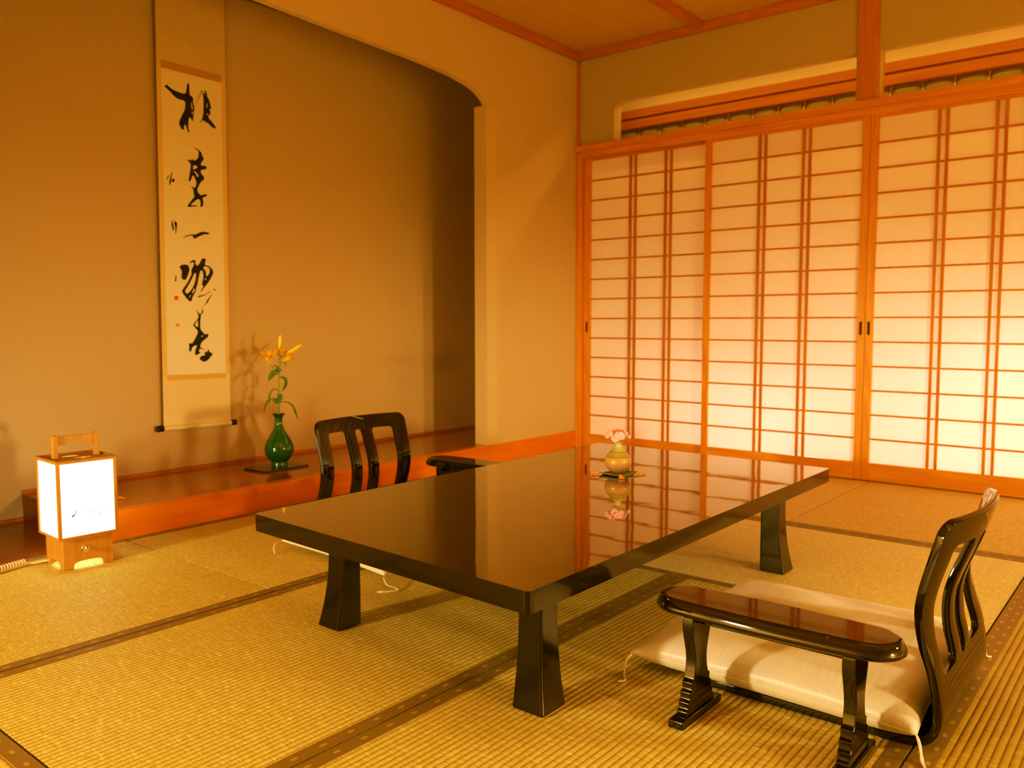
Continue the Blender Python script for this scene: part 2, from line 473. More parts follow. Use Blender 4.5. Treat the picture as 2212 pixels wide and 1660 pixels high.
# ================================================================== TATAMI
def tatami_mat(x0, x1, y0, y1, ax, label, borders, wide=(), mt=None):
    g = .0026
    x0 += g; x1 -= g; y0 += g; y1 -= g
    cx, cy = (x0 + x1) / 2, (y0 + y1) / 2
    r = empty('tatami_mat', (cx, cy, -.0595), 0, label, 'tatami mat', 'tatami mats covering the floor')
    bm = bmesh.new()
    bw = .034
    box(bm, x0 - cx, x1 - cx, y0 - cy, y1 - cy, 0, .0585)
    finish('rush_surface', bm, M[mt or ('tat_x' if ax == 'x' else 'tat_y')], r)
    for side in borders:
        w = .046 if side in wide else bw
        if ax == 'x':
            yc = (y1 - w / 2) if side == '+' else (y0 + w / 2)
            b = BX('cloth_border', (x0 - cx, x1 - cx, -w / 2, w / 2, -.05, .0006), M['bord2_x' if side in wide else 'bord_x'], r)
            b.location = (0, yc - cy, .0592)
        else:
            xc = (x1 - w / 2) if side == '+' else (x0 + w / 2)
            b = BX('cloth_border', (-w / 2, w / 2, y0 - cy, y1 - cy, -.05, .0006), M['bord_y'], r)
            b.location = (xc - cx, 0, .0592)
    return r
Y1, Y2, Y3 = -.935, -1.787, -2.628
X1, X2, X3 = -1.135, -2.028, -3.738
tatami_mat(X1, -.005, -1.787, 0, 'y', 'tatami mat in the far right corner, along the shoji nearest the alcove', '+-')
tatami_mat(X1, -.005, -3.60, -1.787, 'y', 'tatami mat along the shoji at the right edge, behind the near chair', '+-')
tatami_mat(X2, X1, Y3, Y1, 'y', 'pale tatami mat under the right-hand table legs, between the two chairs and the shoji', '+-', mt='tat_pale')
tatami_mat(-2.90, X1, Y1, 0, 'x', 'tatami mat along the platform front, beneath the far chair', '+-')
tatami_mat(-4.66, -2.90, Y1, 0, 'x', 'tatami mat carrying the glowing lantern at the far left', '+-')
tatami_mat(X3, X2, Y2, Y1, 'x', 'large tatami mat in the middle foreground, beneath the table\'s left leg', '+-')
tatami_mat(X3, X2, Y3, Y2, 'x', 'tatami mat under the nearest table corner and the near armrest', '+-')
tatami_mat(-4.60, X3, -2.70, Y1, 'y', 'tatami mat whose border just shows in the bottom left corner', '+-')
tatami_mat(-2.95, X1, -3.50, Y3, 'x', 'tatami mat in the bottom right corner behind the near chair', '+-', wide='+', mt='tat_dimmed')
tatami_mat(-4.76, -2.95, -3.50, -2.70, 'x', 'tatami mat behind the camera side of the room', '+-')
tatami_mat(-7.19, -4.66, -.935, 0, 'x', 'tatami mat beyond the left edge beside the entrance', '+-')
bm = bmesh.new()
box(bm, -7.19, -.01, -6.59, -3.61, -.0595, -.001)
box(bm, -7.19, -4.77, -3.6, -.94, -.0595, -.001)
tag(finish('floor_rear_matting', bm, M['tat_x']), kind=S)

# ================================================================== SHOJI DOORS
def shoji(n, ya, yb, xf, bars, label, pulls, sl=.036, sr=.036):
    """ya > yb; xf = x of the room-side face"""
    d = empty('door_%d' % n, (xf, (ya + yb) / 2, 0), 0, label, 'shoji door', kind=S)
    cy = (ya + yb) / 2
    t = .026; zt = 1.828; z0 = .0
    X = lambda a, b: (a, b)
    def B(nm, y0, y1, z0_, z1_, m, x0=0, x1=t, bevel=.0015):
        return BX(nm, (x0, x1, y0 - cy, y1 - cy, z0_, z1_), m, d, bevel=bevel)
    s1 = B('stile', ya - sl, ya, 0.001, zt, M['frame_z'])
    s2 = B('stile', yb, yb + sr, 0.001, zt, M['frame_z'])
    B('top_rail', yb + sr + .0003, ya - sl - .0003, 1.779, zt, M['frame_y'], .001, t - .001)
    B('bottom_rail', yb + sr + .0003, ya - sl - .0003, .001, .088, M['frame_y'], .001, t - .001)
    bm = bmesh.new()
    zs = [.088 + (1.779 - .088) * k / 14 for k in range(1, 14)]
    for z in zs: box(bm, .0035, .0155, yb + sr - cy, ya - sl - cy, z - .0042, z + .0042)
    for y in bars: box(bm, .0028, .0157, y - .0062 - cy, y + .0062 - cy, .088, 1.779)
    finish('lattice', bm, M['lattice'], d)
    bm = bmesh.new()
    box(bm, .0162, .0170, yb + sr - cy + .0004, ya - sl - cy - .0004, .0884, 1.7786)
    finish('paper', bm, M['shoji'], d)
    for st, yc in pulls:
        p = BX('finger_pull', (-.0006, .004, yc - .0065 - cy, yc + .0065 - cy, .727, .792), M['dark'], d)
        q = BX('pull_edge', (-.0012, .0, yc - .0085 - cy, yc - .0067 - cy, .725, .794), M['trim_z'], d)
    return d
shoji(1, -.042, -.905, .012, [-.368, -.403, -.603, -.638], 'white paper shoji sliding door next to the alcove corner', [(0, -.066)], .046, .03)
shoji(2, -.868, -1.741, -.018, [-1.178, -1.211, -1.412, -1.446], 'white paper shoji sliding door second from the corner, left of the meeting stiles', [(1, -1.722)])
shoji(3, -1.7425, -2.615, -.018, [-2.045, -2.080, -2.282, -2.318], 'white paper shoji sliding door at the right edge of the view', [(0, -1.760)])
shoji(4, -2.58, -3.49, .012, [-2.88, -2.915, -3.12, -3.155], 'white paper shoji sliding door hidden beyond the right edge', [(1, -3.46)])

# veranda behind the shoji
tag(BX('wall_veranda', (1.22, 1.30, -6.6, .70, -.05, 2.45), M['plaster']), kind=S)
tag(BX('wall_veranda_end', (.12, 1.3, .70, .76, -.05, 2.45), M['plaster']), kind=S)
tag(BX('wall_veranda_rear', (.12, 1.3, -6.68, -6.6, -.05, 2.45), M['plaster']), kind=S)
tag(BX('ceiling_veranda', (.10, 1.3, -6.6, .70, 2.45, 2.50), M['plaster']), kind=S)
bm = bmesh.new()
box(bm, .80, .90, -6.6, .70, 2.214, 2.265)
box(bm, .785, .90, -6.6, .70, 2.207, 2.2135)
box(bm, .80, .90, -6.6, .70, 2.142, 2.2065)
box(bm, .79, .90, -6.6, .70, 2.137, 2.1415)
tag(finish('trim_16', bm, M['beam_y']), kind=S)
tag(BX('wall_veranda_upper', (.86, .92, -6.6, .70, 2.2655, 2.4495), M['plaster']), kind=S)
va = empty('window_valance', (.84, -1.4, 2.136), 0, 'dark olive gathered cloth valance with pale vertical seams, seen through the transom above the shoji', 'valance')
bm = bmesh.new()
yk = .55; cw = .1655; k = 0
while yk > -3.4:
    n = 10
    vt = []
    for i in range(n + 1):
        u = i / n
        yy = yk - cw * u
        bulge = .022 * (1 - (2 * u - 1) ** 4)
        vt.append((bm.verts.new((-bulge, yy + 1.4, -.001)), bm.verts.new((-bulge * 1.15 - .004, yy + 1.4, -.055)), bm.verts.new((-bulge * .9, yy + 1.4, -.125))))
    for a, b in zip(vt, vt[1:]):
        bm.faces.new((a[0], b[0], b[1], a[1])); bm.faces.new((a[1], b[1], b[2], a[2]))
    bs = bmesh.new()
    tube(bs, [(-.004, yk + 1.4, -.001), (-.012, yk + 1.402 + .004 * sin(k * 2.1), -.06), (-.006, yk + 1.4 - .005 * cos(k * 1.7), -.125)], .0055, 6)
    finish('seam_tape', bs, M['valance_seam'], va, smooth=True)
    yk -= cw; k += 1
finish('gathered_cloth', bm, M['valance'], va, smooth=True)

# ================================================================== LOW TABLE
tb = empty('low_table', (-2.35, -1.637, 0), 0, 'large low black lacquered table with a mirror-like brown-black top', 'table')
TX, TY = -2.35, -1.637
A_, B_, C_, D_ = (-3.130, -1.180), (-3.176, -2.098), (-1.556, -2.094), (-1.538, -1.180)
bm = bmesh.new()
def rc(poly, r, n=4):
    out = []
    m_ = len(poly)
    for i in range(m_):
        p = Vector(poly[i]); a = (Vector(poly[i - 1]) - p).normalized(); b = (Vector(poly[(i + 1) % m_]) - p).normalized()
        for k in range(n + 1):
            t = k / n
            q = p + a * r * (1 - t) ** 2 + b * r * t ** 2
            out.append((q.x, q.y))
    return out
poly = rc([(p[0] - TX, p[1] - TY) for p in (A_, B_, C_, D_)], .014)
prism(bm, poly, .267, .310, 'z')
bm_top = bm
def tleg(sx, sy, cx, cy):
    bm = bmesh.new()
    N_ = 12
    rings = []
    for i in range(N_ + 1):
        z = .266 * i / N_
        t = 1 - z / .266
        fl = .022 * max(0, (t - .15) / .85) ** 2.4
        w = .060
        xs = (0, w + fl) if sx > 0 else (-w - fl, 0)
        ys = (0, w + fl) if sy > 0 else (-w - fl, 0)
        rings.append([bm.verts.new((cx + x, cy + y, z)) for x, y in ((xs[0], ys[0]), (xs[1], ys[0]), (xs[1], ys[1]), (xs[0], ys[1]))])
    for a, b in zip(rings, rings[1:]):
        for k in range(4): bm.faces.new((a[k], a[(k + 1) % 4], b[(k + 1) % 4], b[k]))
    bm.faces.new(rings[0][::-1]); bm.faces.new(rings[-1])
    bmesh.ops.recalc_face_normals(bm, faces=bm.faces)
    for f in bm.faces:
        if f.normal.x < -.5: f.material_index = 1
    return finish('leg', bm, [M['lacquer_side'], M['lacquer_shaded']] if sx < 0 else [M['lacquer_side'], M['lacquer_side']], tb, bevel=.006, segs=3, angle=40)
tleg(-1, 1, -2.915 - TX, -1.337 - TY)
tleg(-1, -1, -2.957 - TX, -1.945 - TY)
tleg(1, -1, -1.808 - TX, -1.962 - TY)
tleg(1, 1, -1.808 - TX, -1.337 - TY)
# worn chips on the near corner and edges belong to the top's own surface
bm = bm_top
bm.normal_update(); bmesh.ops.recalc_face_normals(bm, faces=bm.faces)
for f in bm.faces: f.material_index = 0 if f.normal.z > .9 else (3 if f.normal.x < -.5 else 1)  # left-facing sides take the lacquer copy with shade in its colour
def chip(x, y, z, s):
    vs = [bm.verts.new((x - TX + random.uniform(-s, s), y - TY + random.uniform(-s, s) * .4, z + random.uniform(-s, s) * .5)) for _ in range(5)]
    r = bmesh.ops.convex_hull(bm, input=vs)
    for g in r['geom']:
        if isinstance(g, bmesh.types.BMFace): g.material_index = 2
for x, y, z in [(-3.160, -2.0955, .309), (-3.130, -2.0965, .3085), (-3.09, -2.0965, .309), (-3.05, -2.0965, .3088), (-3.02, -2.0965, .3085), (-2.96, -2.0965, .3085), (-2.93, -2.0965, .3087),
                (-3.172, -2.075, .309), (-3.171, -2.05, .3095), (-3.168, -2.00, .3095), (-3.166, -1.95, .3093), (-3.1745, -2.088, .29)]:
    chip(x, y, z - .001, .0038)
finish('tabletop', bm, [M['lacquer_top'], M['lacquer_side'], M['chip'], M['lacquer_shaded']], tb, bevel=.008, segs=4, angle=50)

# ================================================================== LEGLESS CHAIR (zaisu)
HW = .2175
PROF = [(.478, .0082), (.28, .0082), (.12, .0082), (.055, .0088), (.026, .0148), (.007, .034), (.001, .07), (.012, .14), (.030, .195), (.039, .248), (.035, .295), (.020, .357), (.006, .411), (.0, .431)]
PC = catmull([(0, a, b) for a, b in PROF], 10)
PL = [0.0]
for a, b in zip(PC, PC[1:]): PL.append(PL[-1] + (b - a).length)
PT = PL[-1]
def prof_at(t):
    t = max(0, min(PT, t))
    for i in range(len(PL) - 1):
        if t <= PL[i + 1]:
            f = (t - PL[i]) / (PL[i + 1] - PL[i]); p = PC[i].lerp(PC[i + 1], f); return p.y, p.z
    return PC[-1].y, PC[-1].z
def t_of_z(z):
    for i in range(len(PL) - 1, -1, -1):
        if PC[i].z < z: return PL[i]
    return 0
def shell(s, t):
    y, z = prof_at(t)
    k = min(1, max(0, (z - .09) / .33)); k = k * k * (3 - 2 * k)
    y -= .036 * k * (1 - (s / HW) ** 2)
    return Vector((s, y, z))
def grid_lines(base, mx, keep):
    out = sorted(set(round(v, 6) for v in base)); res = []
    for a, b in zip(out, out[1:]):
        res.append(a)
        blocked = any(abs(a - k0) < 1e-5 and abs(b - k1) < 1e-5 for k0, k1 in keep)
        n = 1 if blocked else max(1, math.ceil((b - a) / mx))
        for i in range(1, n): res.append(a + (b - a) * i / n)
    res.append(out[-1]); return res
def make_zaisu(label):
    r = empty('legless_chair', (0, 0, 0), 0, label, 'chair', 'legless floor chairs')
    tb0, tt0 = t_of_z(.132), t_of_z(.384)
    R = .03; q = .014; qm = .010
    ops = [(-.163, -.063, tb0, tt0, q), (-.020, .020, tb0 + .012, tt0 + .008, qm), (.063, .163, tb0, tt0, q)]
    xb = [-HW, HW, -HW + R, HW - R]; tbs = [0, PT, R, PT - R]
    keepx = [(-HW, -HW + R), (HW - R, HW)]; keept = [(0, R), (PT - R, PT)]
    for a, b, c, d, rr in ops:
        xb += [a, a + rr, b - rr, b]; tbs += [c, c + rr, d - rr, d]
        keepx += [(a, a + rr), (b - rr, b)]; keept += [(c, c + rr), (d - rr, d)]
    # centre opening shares no t-lines with the others: shift to the same lines
    tbs = [0, R, tb0, tb0 + q, tt0 - q, tt0, PT - R, PT]
    ops = [(-.163, -.063, tb0, tt0, q), (-.020, .020, tb0, tt0, q), (.063, .163, tb0, tt0, q)]
    xb = [-HW, -HW + R, HW - R, HW]
    for a, b, *_ in ops: xb += [a, a + q, b - q, b]
    keepx = [(round(a, 6), round(b, 6)) for a, b in [(-HW, -HW + R), (HW - R, HW)] + [(o[0], o[0] + q) for o in ops] + [(o[1] - q, o[1]) for o in ops]]
    keept = [(round(a, 6), round(b, 6)) for a, b in [(0, R), (PT - R, PT), (tb0, tb0 + q), (tt0 - q, tt0)]]
    XS = grid_lines(xb, .03, keepx); TS = grid_lines(tbs, .012, keept)
    bm = bmesh.new(); V = {}
    def gv(x, t):
        k = (round(x, 5), round(t, 5))
        if k not in V: V[k] = bm.verts.new(shell(x, t))
        return V[k]
    def corner(cx, ct, dx, dt, rad, hole):
        """arc between (cx+dx*rad, ct) and (cx, ct+dt*rad); cell corner at (cx, ct)"""
        c0 = (cx + dx * rad, ct + dt * rad)
        arc = []
        for k in range(6):
            a = pi / 2 * k / 5
            arc.append((c0[0] - dx * rad * sin(a), c0[1] - dt * rad * cos(a)))
        pts = [gv(*p) for p in arc]
        if hole: pts.append(gv(cx, ct))
        else: pts.append(gv(*c0))
        bm.faces.new(pts)
    e = 1e-4
    for i in range(len(XS) - 1):
        for j in range(len(TS) - 1):
            x0, x1, t0, t1 = XS[i], XS[i + 1], TS[j], TS[j + 1]
            cxm, ctm = (x0 + x1) / 2, (t0 + t1) / 2
            done = False
            for a, b, c, d, rr in ops:
                if a - e < cxm < b + e and c - e < ctm < d + e:
                    done = True
                    if cxm < a + rr and ctm < c + rr: corner(a, c, 1, 1, rr, True)
                    elif cxm > b - rr and ctm < c + rr: corner(b, c, -1, 1, rr, True)
                    elif cxm < a + rr and ctm > d - rr: corner(a, d, 1, -1, rr, True)
                    elif cxm > b - rr and ctm > d - rr: corner(b, d, -1, -1, rr, True)
            if done: continue
            for sx in (-1, 1):
                for (tc, dt) in ((0, 1), (PT, -1)):
                    if (cxm * sx > HW - R) and (ctm < R if dt == 1 else ctm > PT - R):
                        corner(sx * HW, tc, -sx, dt, R, False); done = True
            if done: continue
            bm.faces.new((gv(x0, t0), gv(x1, t0), gv(x1, t1), gv(x0, t1)))
    bm.normal_update()
    bmesh.ops.recalc_face_normals(bm, faces=bm.faces)
    me = bpy.data.meshes.new('bent_shell'); bm.to_mesh(me); bm.free()
    o = bpy.data.objects.new('bent_shell', me); COL.objects.link(o); o.parent = r
    me.materials.append(M['lacquer'])
    so = o.modifiers.new('solid', 'SOLIDIFY'); so.thickness = .0150; so.offset = 0; so.use_even_offset = False
    be = o.modifiers.new('bevel', 'BEVEL'); be.width = .003; be.segments = 3; be.limit_method = 'ANGLE'; be.angle_limit = radians(50)
    for p in me.polygons: p.use_smooth = True
    return r
ch = make_zaisu('black lacquered legless chair in the right foreground, its slotted back seen from the side')
ch.location = (-2.4725, -2.668, 0)
ch2 = copy_tree(ch, None, 'black lacquered legless chair beyond the table, in front of the alcove platform')
ch2.location = (-2.235, -.548, 0); ch2.rotation_euler = (0, 0, pi)

# ================================================================== CUSHIONS (zabuton)
def make_cushion(label, w, d, ht, hb, seam, strings, loc, rz):
    r = empty('floor_cushion', loc, rz, label, 'cushion', 'white floor cushions on the legless chairs')
    n = 44
    bm = bmesh.new()
    rnd = random.Random(int(w * 1000 + ht * 1e5))
    ph = [rnd.uniform(0, 6.28) for _ in range(8)]
    def P_(i, j):
        u = -1 + 2 * i / n; v = -1 + 2 * j / n
        # cluster samples towards the rim
        uu = sin(u * pi / 2); vv = sin(v * pi / 2)
        x = w / 2 * uu * (1 - .055 * (1 - vv * vv)); y = d / 2 * vv * (1 - .055 * (1 - uu * uu))
        e = max(0, (1 - abs(uu) ** 5)) * max(0, (1 - abs(vv) ** 5))
        k = e ** .40
        wr = .0022 * sin(9 * uu + ph[0]) * sin(7 * vv + ph[1]) + .0012 * sin(21 * uu * vv + ph[2])
        cen = 1 - .18 * math.exp(-((uu * uu + vv * vv) / .02))
        return x, y, k, wr, cen
    T = {}; Bt = {}
    for i in range(n + 1):
        for j in range(n + 1):
            x, y, k, wr, cen = P_(i, j)
            rim = i in (0, n) or j in (0, n)
            sag = 0
            T[i, j] = bm.verts.new((x, y, seam + (0 if rim else ht * k * cen + wr * k)))
            Bt[i, j] = T[i, j] if rim else bm.verts.new((x, y, seam - hb * min(1, k * 1.25)))
    for i in range(n):
        for j in range(n):
            bm.faces.new((T[i, j], T[i + 1, j], T[i + 1, j + 1], T[i, j + 1]))
            q_ = (Bt[i, j], Bt[i, j + 1], Bt[i + 1, j + 1], Bt[i + 1, j])
            if len(set(q_)) == 4: bm.faces.new(q_)
    finish('pillow', bm, M['cushion'], r).data.shade_smooth()
    # seam cord round the middle
    bm = bmesh.new()
    ring = [T for T in []]
    pts = []
    for i in range(n): pts.append(P_(i, 0)[:2])
    for j in range(n): pts.append(P_(n, j)[:2])
    for i in range(n, 0, -1): pts.append(P_(i, n)[:2])
    for j in range(n, 0, -1): pts.append(P_(0, j)[:2])
    pts.append(pts[0])
    tube(bm, [(x, y, seam) for x, y in pts], .0011, 5, caps=False)
    finish('seam', bm, M['string'], r, smooth=True)
    for k, S_ in enumerate(strings):
        bm = bmesh.new()
        c = catmull(S_, 6)
        tube(bm, c, .0022, 6)
        c2 = [p + Vector((.003 * sin(i * .5 + 1), .003 * cos(i * .4), 0)) for i, p in enumerate(c)]
        tube(bm, c2, .0017, 5)
        finish('corner_tassel', bm, M['string'], r, smooth=True)
    return r
def loc_pts(pts, loc, rz):
    out = []
    for p in pts:
        dx, dy = p[0] - loc[0], p[1] - loc[1]
        out.append((dx * cos(-rz) - dy * sin(-rz), dx * sin(-rz) + dy * cos(-rz), p[2] - loc[2]))
    return out
L1_ = (-2.428, -2.343, 0); R1_ = 0.0
make_cushion('plump white satin floor cushion on the near chair in the right foreground', .61, .60, .060, .032, .046,
    [loc_pts(s, L1_, R1_) for s in (
        [(-2.722, -2.637, .045), (-2.731, -2.644, .040), (-2.737, -2.652, .018), (-2.745, -2.658, .004), (-2.772, -2.668, .003), (-2.788, -2.662, .003)],
        [(-2.722, -2.050, .045), (-2.745, -2.040, .030), (-2.768, -2.050, .005), (-2.782, -2.062, .003), (-2.80, -2.052, .003)],
        [(-2.134, -2.637, .045), (-2.128, -2.648, .030), (-2.135, -2.655, .006), (-2.128, -2.665, .003)],
        [(-2.134, -2.050, .045), (-2.120, -2.040, .02), (-2.115, -2.030, .003)])], L1_, R1_)
L2_ = (-2.345, -.885, 0); R2_ = radians(-4.5)
make_cushion('flatter white floor cushion on the far chair, showing beneath the table', .60, .58, .046, .0160, .0330,
    [loc_pts(s, L2_, R2_) for s in (
        [(-2.668, -1.150, .027), (-2.690, -1.185, .020), (-2.672, -1.215, .004), (-2.700, -1.205, .003), (-2.722, -1.180, .003)],
        [(-2.625, -.573, .027), (-2.645, -.575, .030), (-2.662, -.585, .018), (-2.668, -.600, .003)],
        [(-2.022, -1.197, .027), (-2.005, -1.21, .012), (-2.00, -1.225, .003)])], L2_, R2_)

# ================================================================== ARMRESTS (kyosoku)
def make_armrest(label):
    r = empty('armrest_stand', (0, 0, 0), 0, label, 'armrest', 'black lacquered armrest stands beside the chairs')
    # board: rounded-end plank, top face smaller than the widest line below it
    def outline(hw, hl, n=10, bow=.006):
        pts = []
        rx = hw; ry = hw * 1.15
        for k in range(2 * n + 1):
            a = pi * k / (2 * n); pts.append((hw * cos(a), hl - ry + ry * sin(a)))
        m_ = 8
        for k in range(1, m_):
            t = k / m_; pts.append((-hw - bow * sin(pi * t), (hl - ry) * (1 - 2 * t)))
        for k in range(2 * n + 1):
            a = pi + pi * k / (2 * n); pts.append((hw * cos(a), -hl + ry + ry * sin(a)))
        for k in range(1, m_):
            t = k / m_; pts.append((hw + bow * sin(pi * t), (hl - ry) * (-1 + 2 * t)))
        return pts
    bm = bmesh.new()
    lev = [(.046, .222, .2145), (.056, .232, .2155), (.0615, .2375, .220), (.062, .238, .226), (.056, .232, .238), (.0535, .2295, .2425), (.050, .226, .2446), (.046, .222, .245)]
    rings = [[bm.verts.new((x, y, z)) for x, y in outline(hw, hl)] for hw, hl, z in lev]
    for a, b in zip(rings, rings[1:]):
        for k in range(len(a)): bm.faces.new((a[k], a[(k + 1) % len(a)], b[(k + 1) % len(a)], b[k]))
    bm.faces.new(rings[0][::-1]); bm.faces.new(rings[-1])
    bm_board = bm
    BX('stretcher', (-.012, .012, -.141, .141, .192, .2143), M['lacquer'], r, bevel=.002)
    half = [(.060, .0165), (.060, .026), (.053, .029), (.052, .036), (.054, .042), (.046, .046), (.045, .053), (.047, .060), (.039, .064), (.038, .071), (.040, .078), (.031, .083), (.0275, .095),
            (.0245, .108), (.024, .120), (.026, .135), (.031, .152), (.037, .170), (.041, .186), (.041, .200), (.038, .2143)]
    for sy in (-1, 1):
        yc = sy * .154
        bm = bmesh.new()
        prism(bm, [(x, z) for x, z in half] + [(-x, z) for x, z in half[::-1]], yc - .0115, yc + .0115, 'y')
        leg = finish('leg', bm, M['lacquer'], r, bevel=.002)
        bm = bmesh.new()
        box(bm, -.085, .085, yc - .0165, yc + .0165, 0, .016)
        finish('foot', bm, M['lacquer'], leg, bevel=.0025)
    bm = bm_board
    for (x, y, s) in [(-.0535, .19, .002), (-.056, .10, .0028), (-.058, .03, .002), (-.058, -.05, .0018), (-.0560, -.12, .002), (-.05, -.165, .0018), (-.061, .205, .0016), (-.0625, .15, .0018), (-.064, .06, .0016)]:
        z = .2425 if abs(x) < .0595 else .229
        vs = [bm.verts.new((x + random.uniform(-s, s) * .6, y + random.uniform(-s, s) * 2, z + random.uniform(-s, s) * .6)) for _ in range(6)]
        hl_ = bmesh.ops.convex_hull(bm, input=vs)
        for g in hl_['geom']:
            if isinstance(g, bmesh.types.BMFace): g.material_index = 1
    for f in bm.faces:
        if len(f.verts) > 20 and f.calc_center_median().z > .24: f.material_index = 2
    ab = finish('arm_board', bm, [M['lacquer'], M['chip'], M['lacquer_arm']], r, smooth=True)
    for p in ab.data.polygons:
        if len(p.vertices) > 20: p.use_smooth = False
    return r
ar = make_armrest('black lacquered armrest with a rounded board in the right foreground beside the plump cushion')
ar.location = (-2.822, -2.405, 0)
ar2 = copy_tree(ar, None, 'black lacquered armrest standing to the right of the far chair, partly hidden by the table')
ar2.location = (-1.905, -.835, 0); ar2.rotation_euler = (0, 0, radians(180 + 3))

# ================================================================== HANGING SCROLL
SX, SYP, SZ, TH = -2.2435, .578, 1.25, .0116
sc = empty('hanging_scroll', (SX, SYP, SZ), 0, 'tall hanging scroll with black brush calligraphy on the alcove wall', 'scroll')
sc.rotation_euler = (0, TH, 0)
def sheet(nm, u0, u1, v0, v1, y, m):
    bm = bmesh.new(); box(bm, u0, u1, y, y + .0008, v0, v1); return finish(nm, bm, m, sc)
sheet('backing_cloth', -.169, .169, .675, 1.058, .0030, M['sc_cloth'])
sheet('side_strip', -.169, -.1475, -.701, .6745, .0030, M['sc_side'])
sheet('side_strip', .1475, .169, -.701, .6745, .0030, M['sc_side'])
sheet('lower_cloth', -.169, .169, -.93, -.7015, .0030, M['sc_lower'])
sheet('paper', -.1472, .1472, -.7, .6745, .0028, M['sc_paper'])
sheet('brocade_band', -.1475, .1475, .662, .696, .0016, M['sc_band'])
bm = bmesh.new()
for k in range(9):
    u = -.147 + .294 * k / 9
    w_ = .294 / 9
    prism(bm, [(u, -.704), (u + w_ * .98, -.704), (u + w_ * .98, -.719), (u + w_ * .78, -.726), (u + w_ * .5, -.720), (u + w_ * .22, -.726), (u, -.719)], .0016, .0024, 'y')
finish('scalloped_band', bm, M['sc_scallop'], sc)
bm = bmesh.new(); tube(bm, [(-.170, .004, -.940), (.170, .004, -.940)], .0125, 18); finish('bottom_rod', bm, M['sc_lower'], sc, smooth=True)
for s_ in (-1, 1):
    bm = bmesh.new(); tube(bm, [(s_ * .1705, .004, -.940), (s_ * .1725, .004, -.940), (s_ * .188, .004, -.940), (s_ * .196, .004, -.940), (s_ * .199, .004, -.940)], [.010, .0135, .0135, .0145, .0125], 18)
    finish('rod_knob', bm, M['black_knob'], sc, smooth=True)
bm = bmesh.new(); tube(bm, [(-.171, .004, 1.062), (.171, .004, 1.062)], .006, 10); finish('top_rod', bm, M['sc_cloth'], sc, smooth=True)
bm = bmesh.new(); tube(bm, [(-.09, .003, 1.066), (0, .006, 1.106), (.09, .003, 1.066)], .0015, 6); finish('hanging_cord', bm, M['string'], sc, smooth=True)
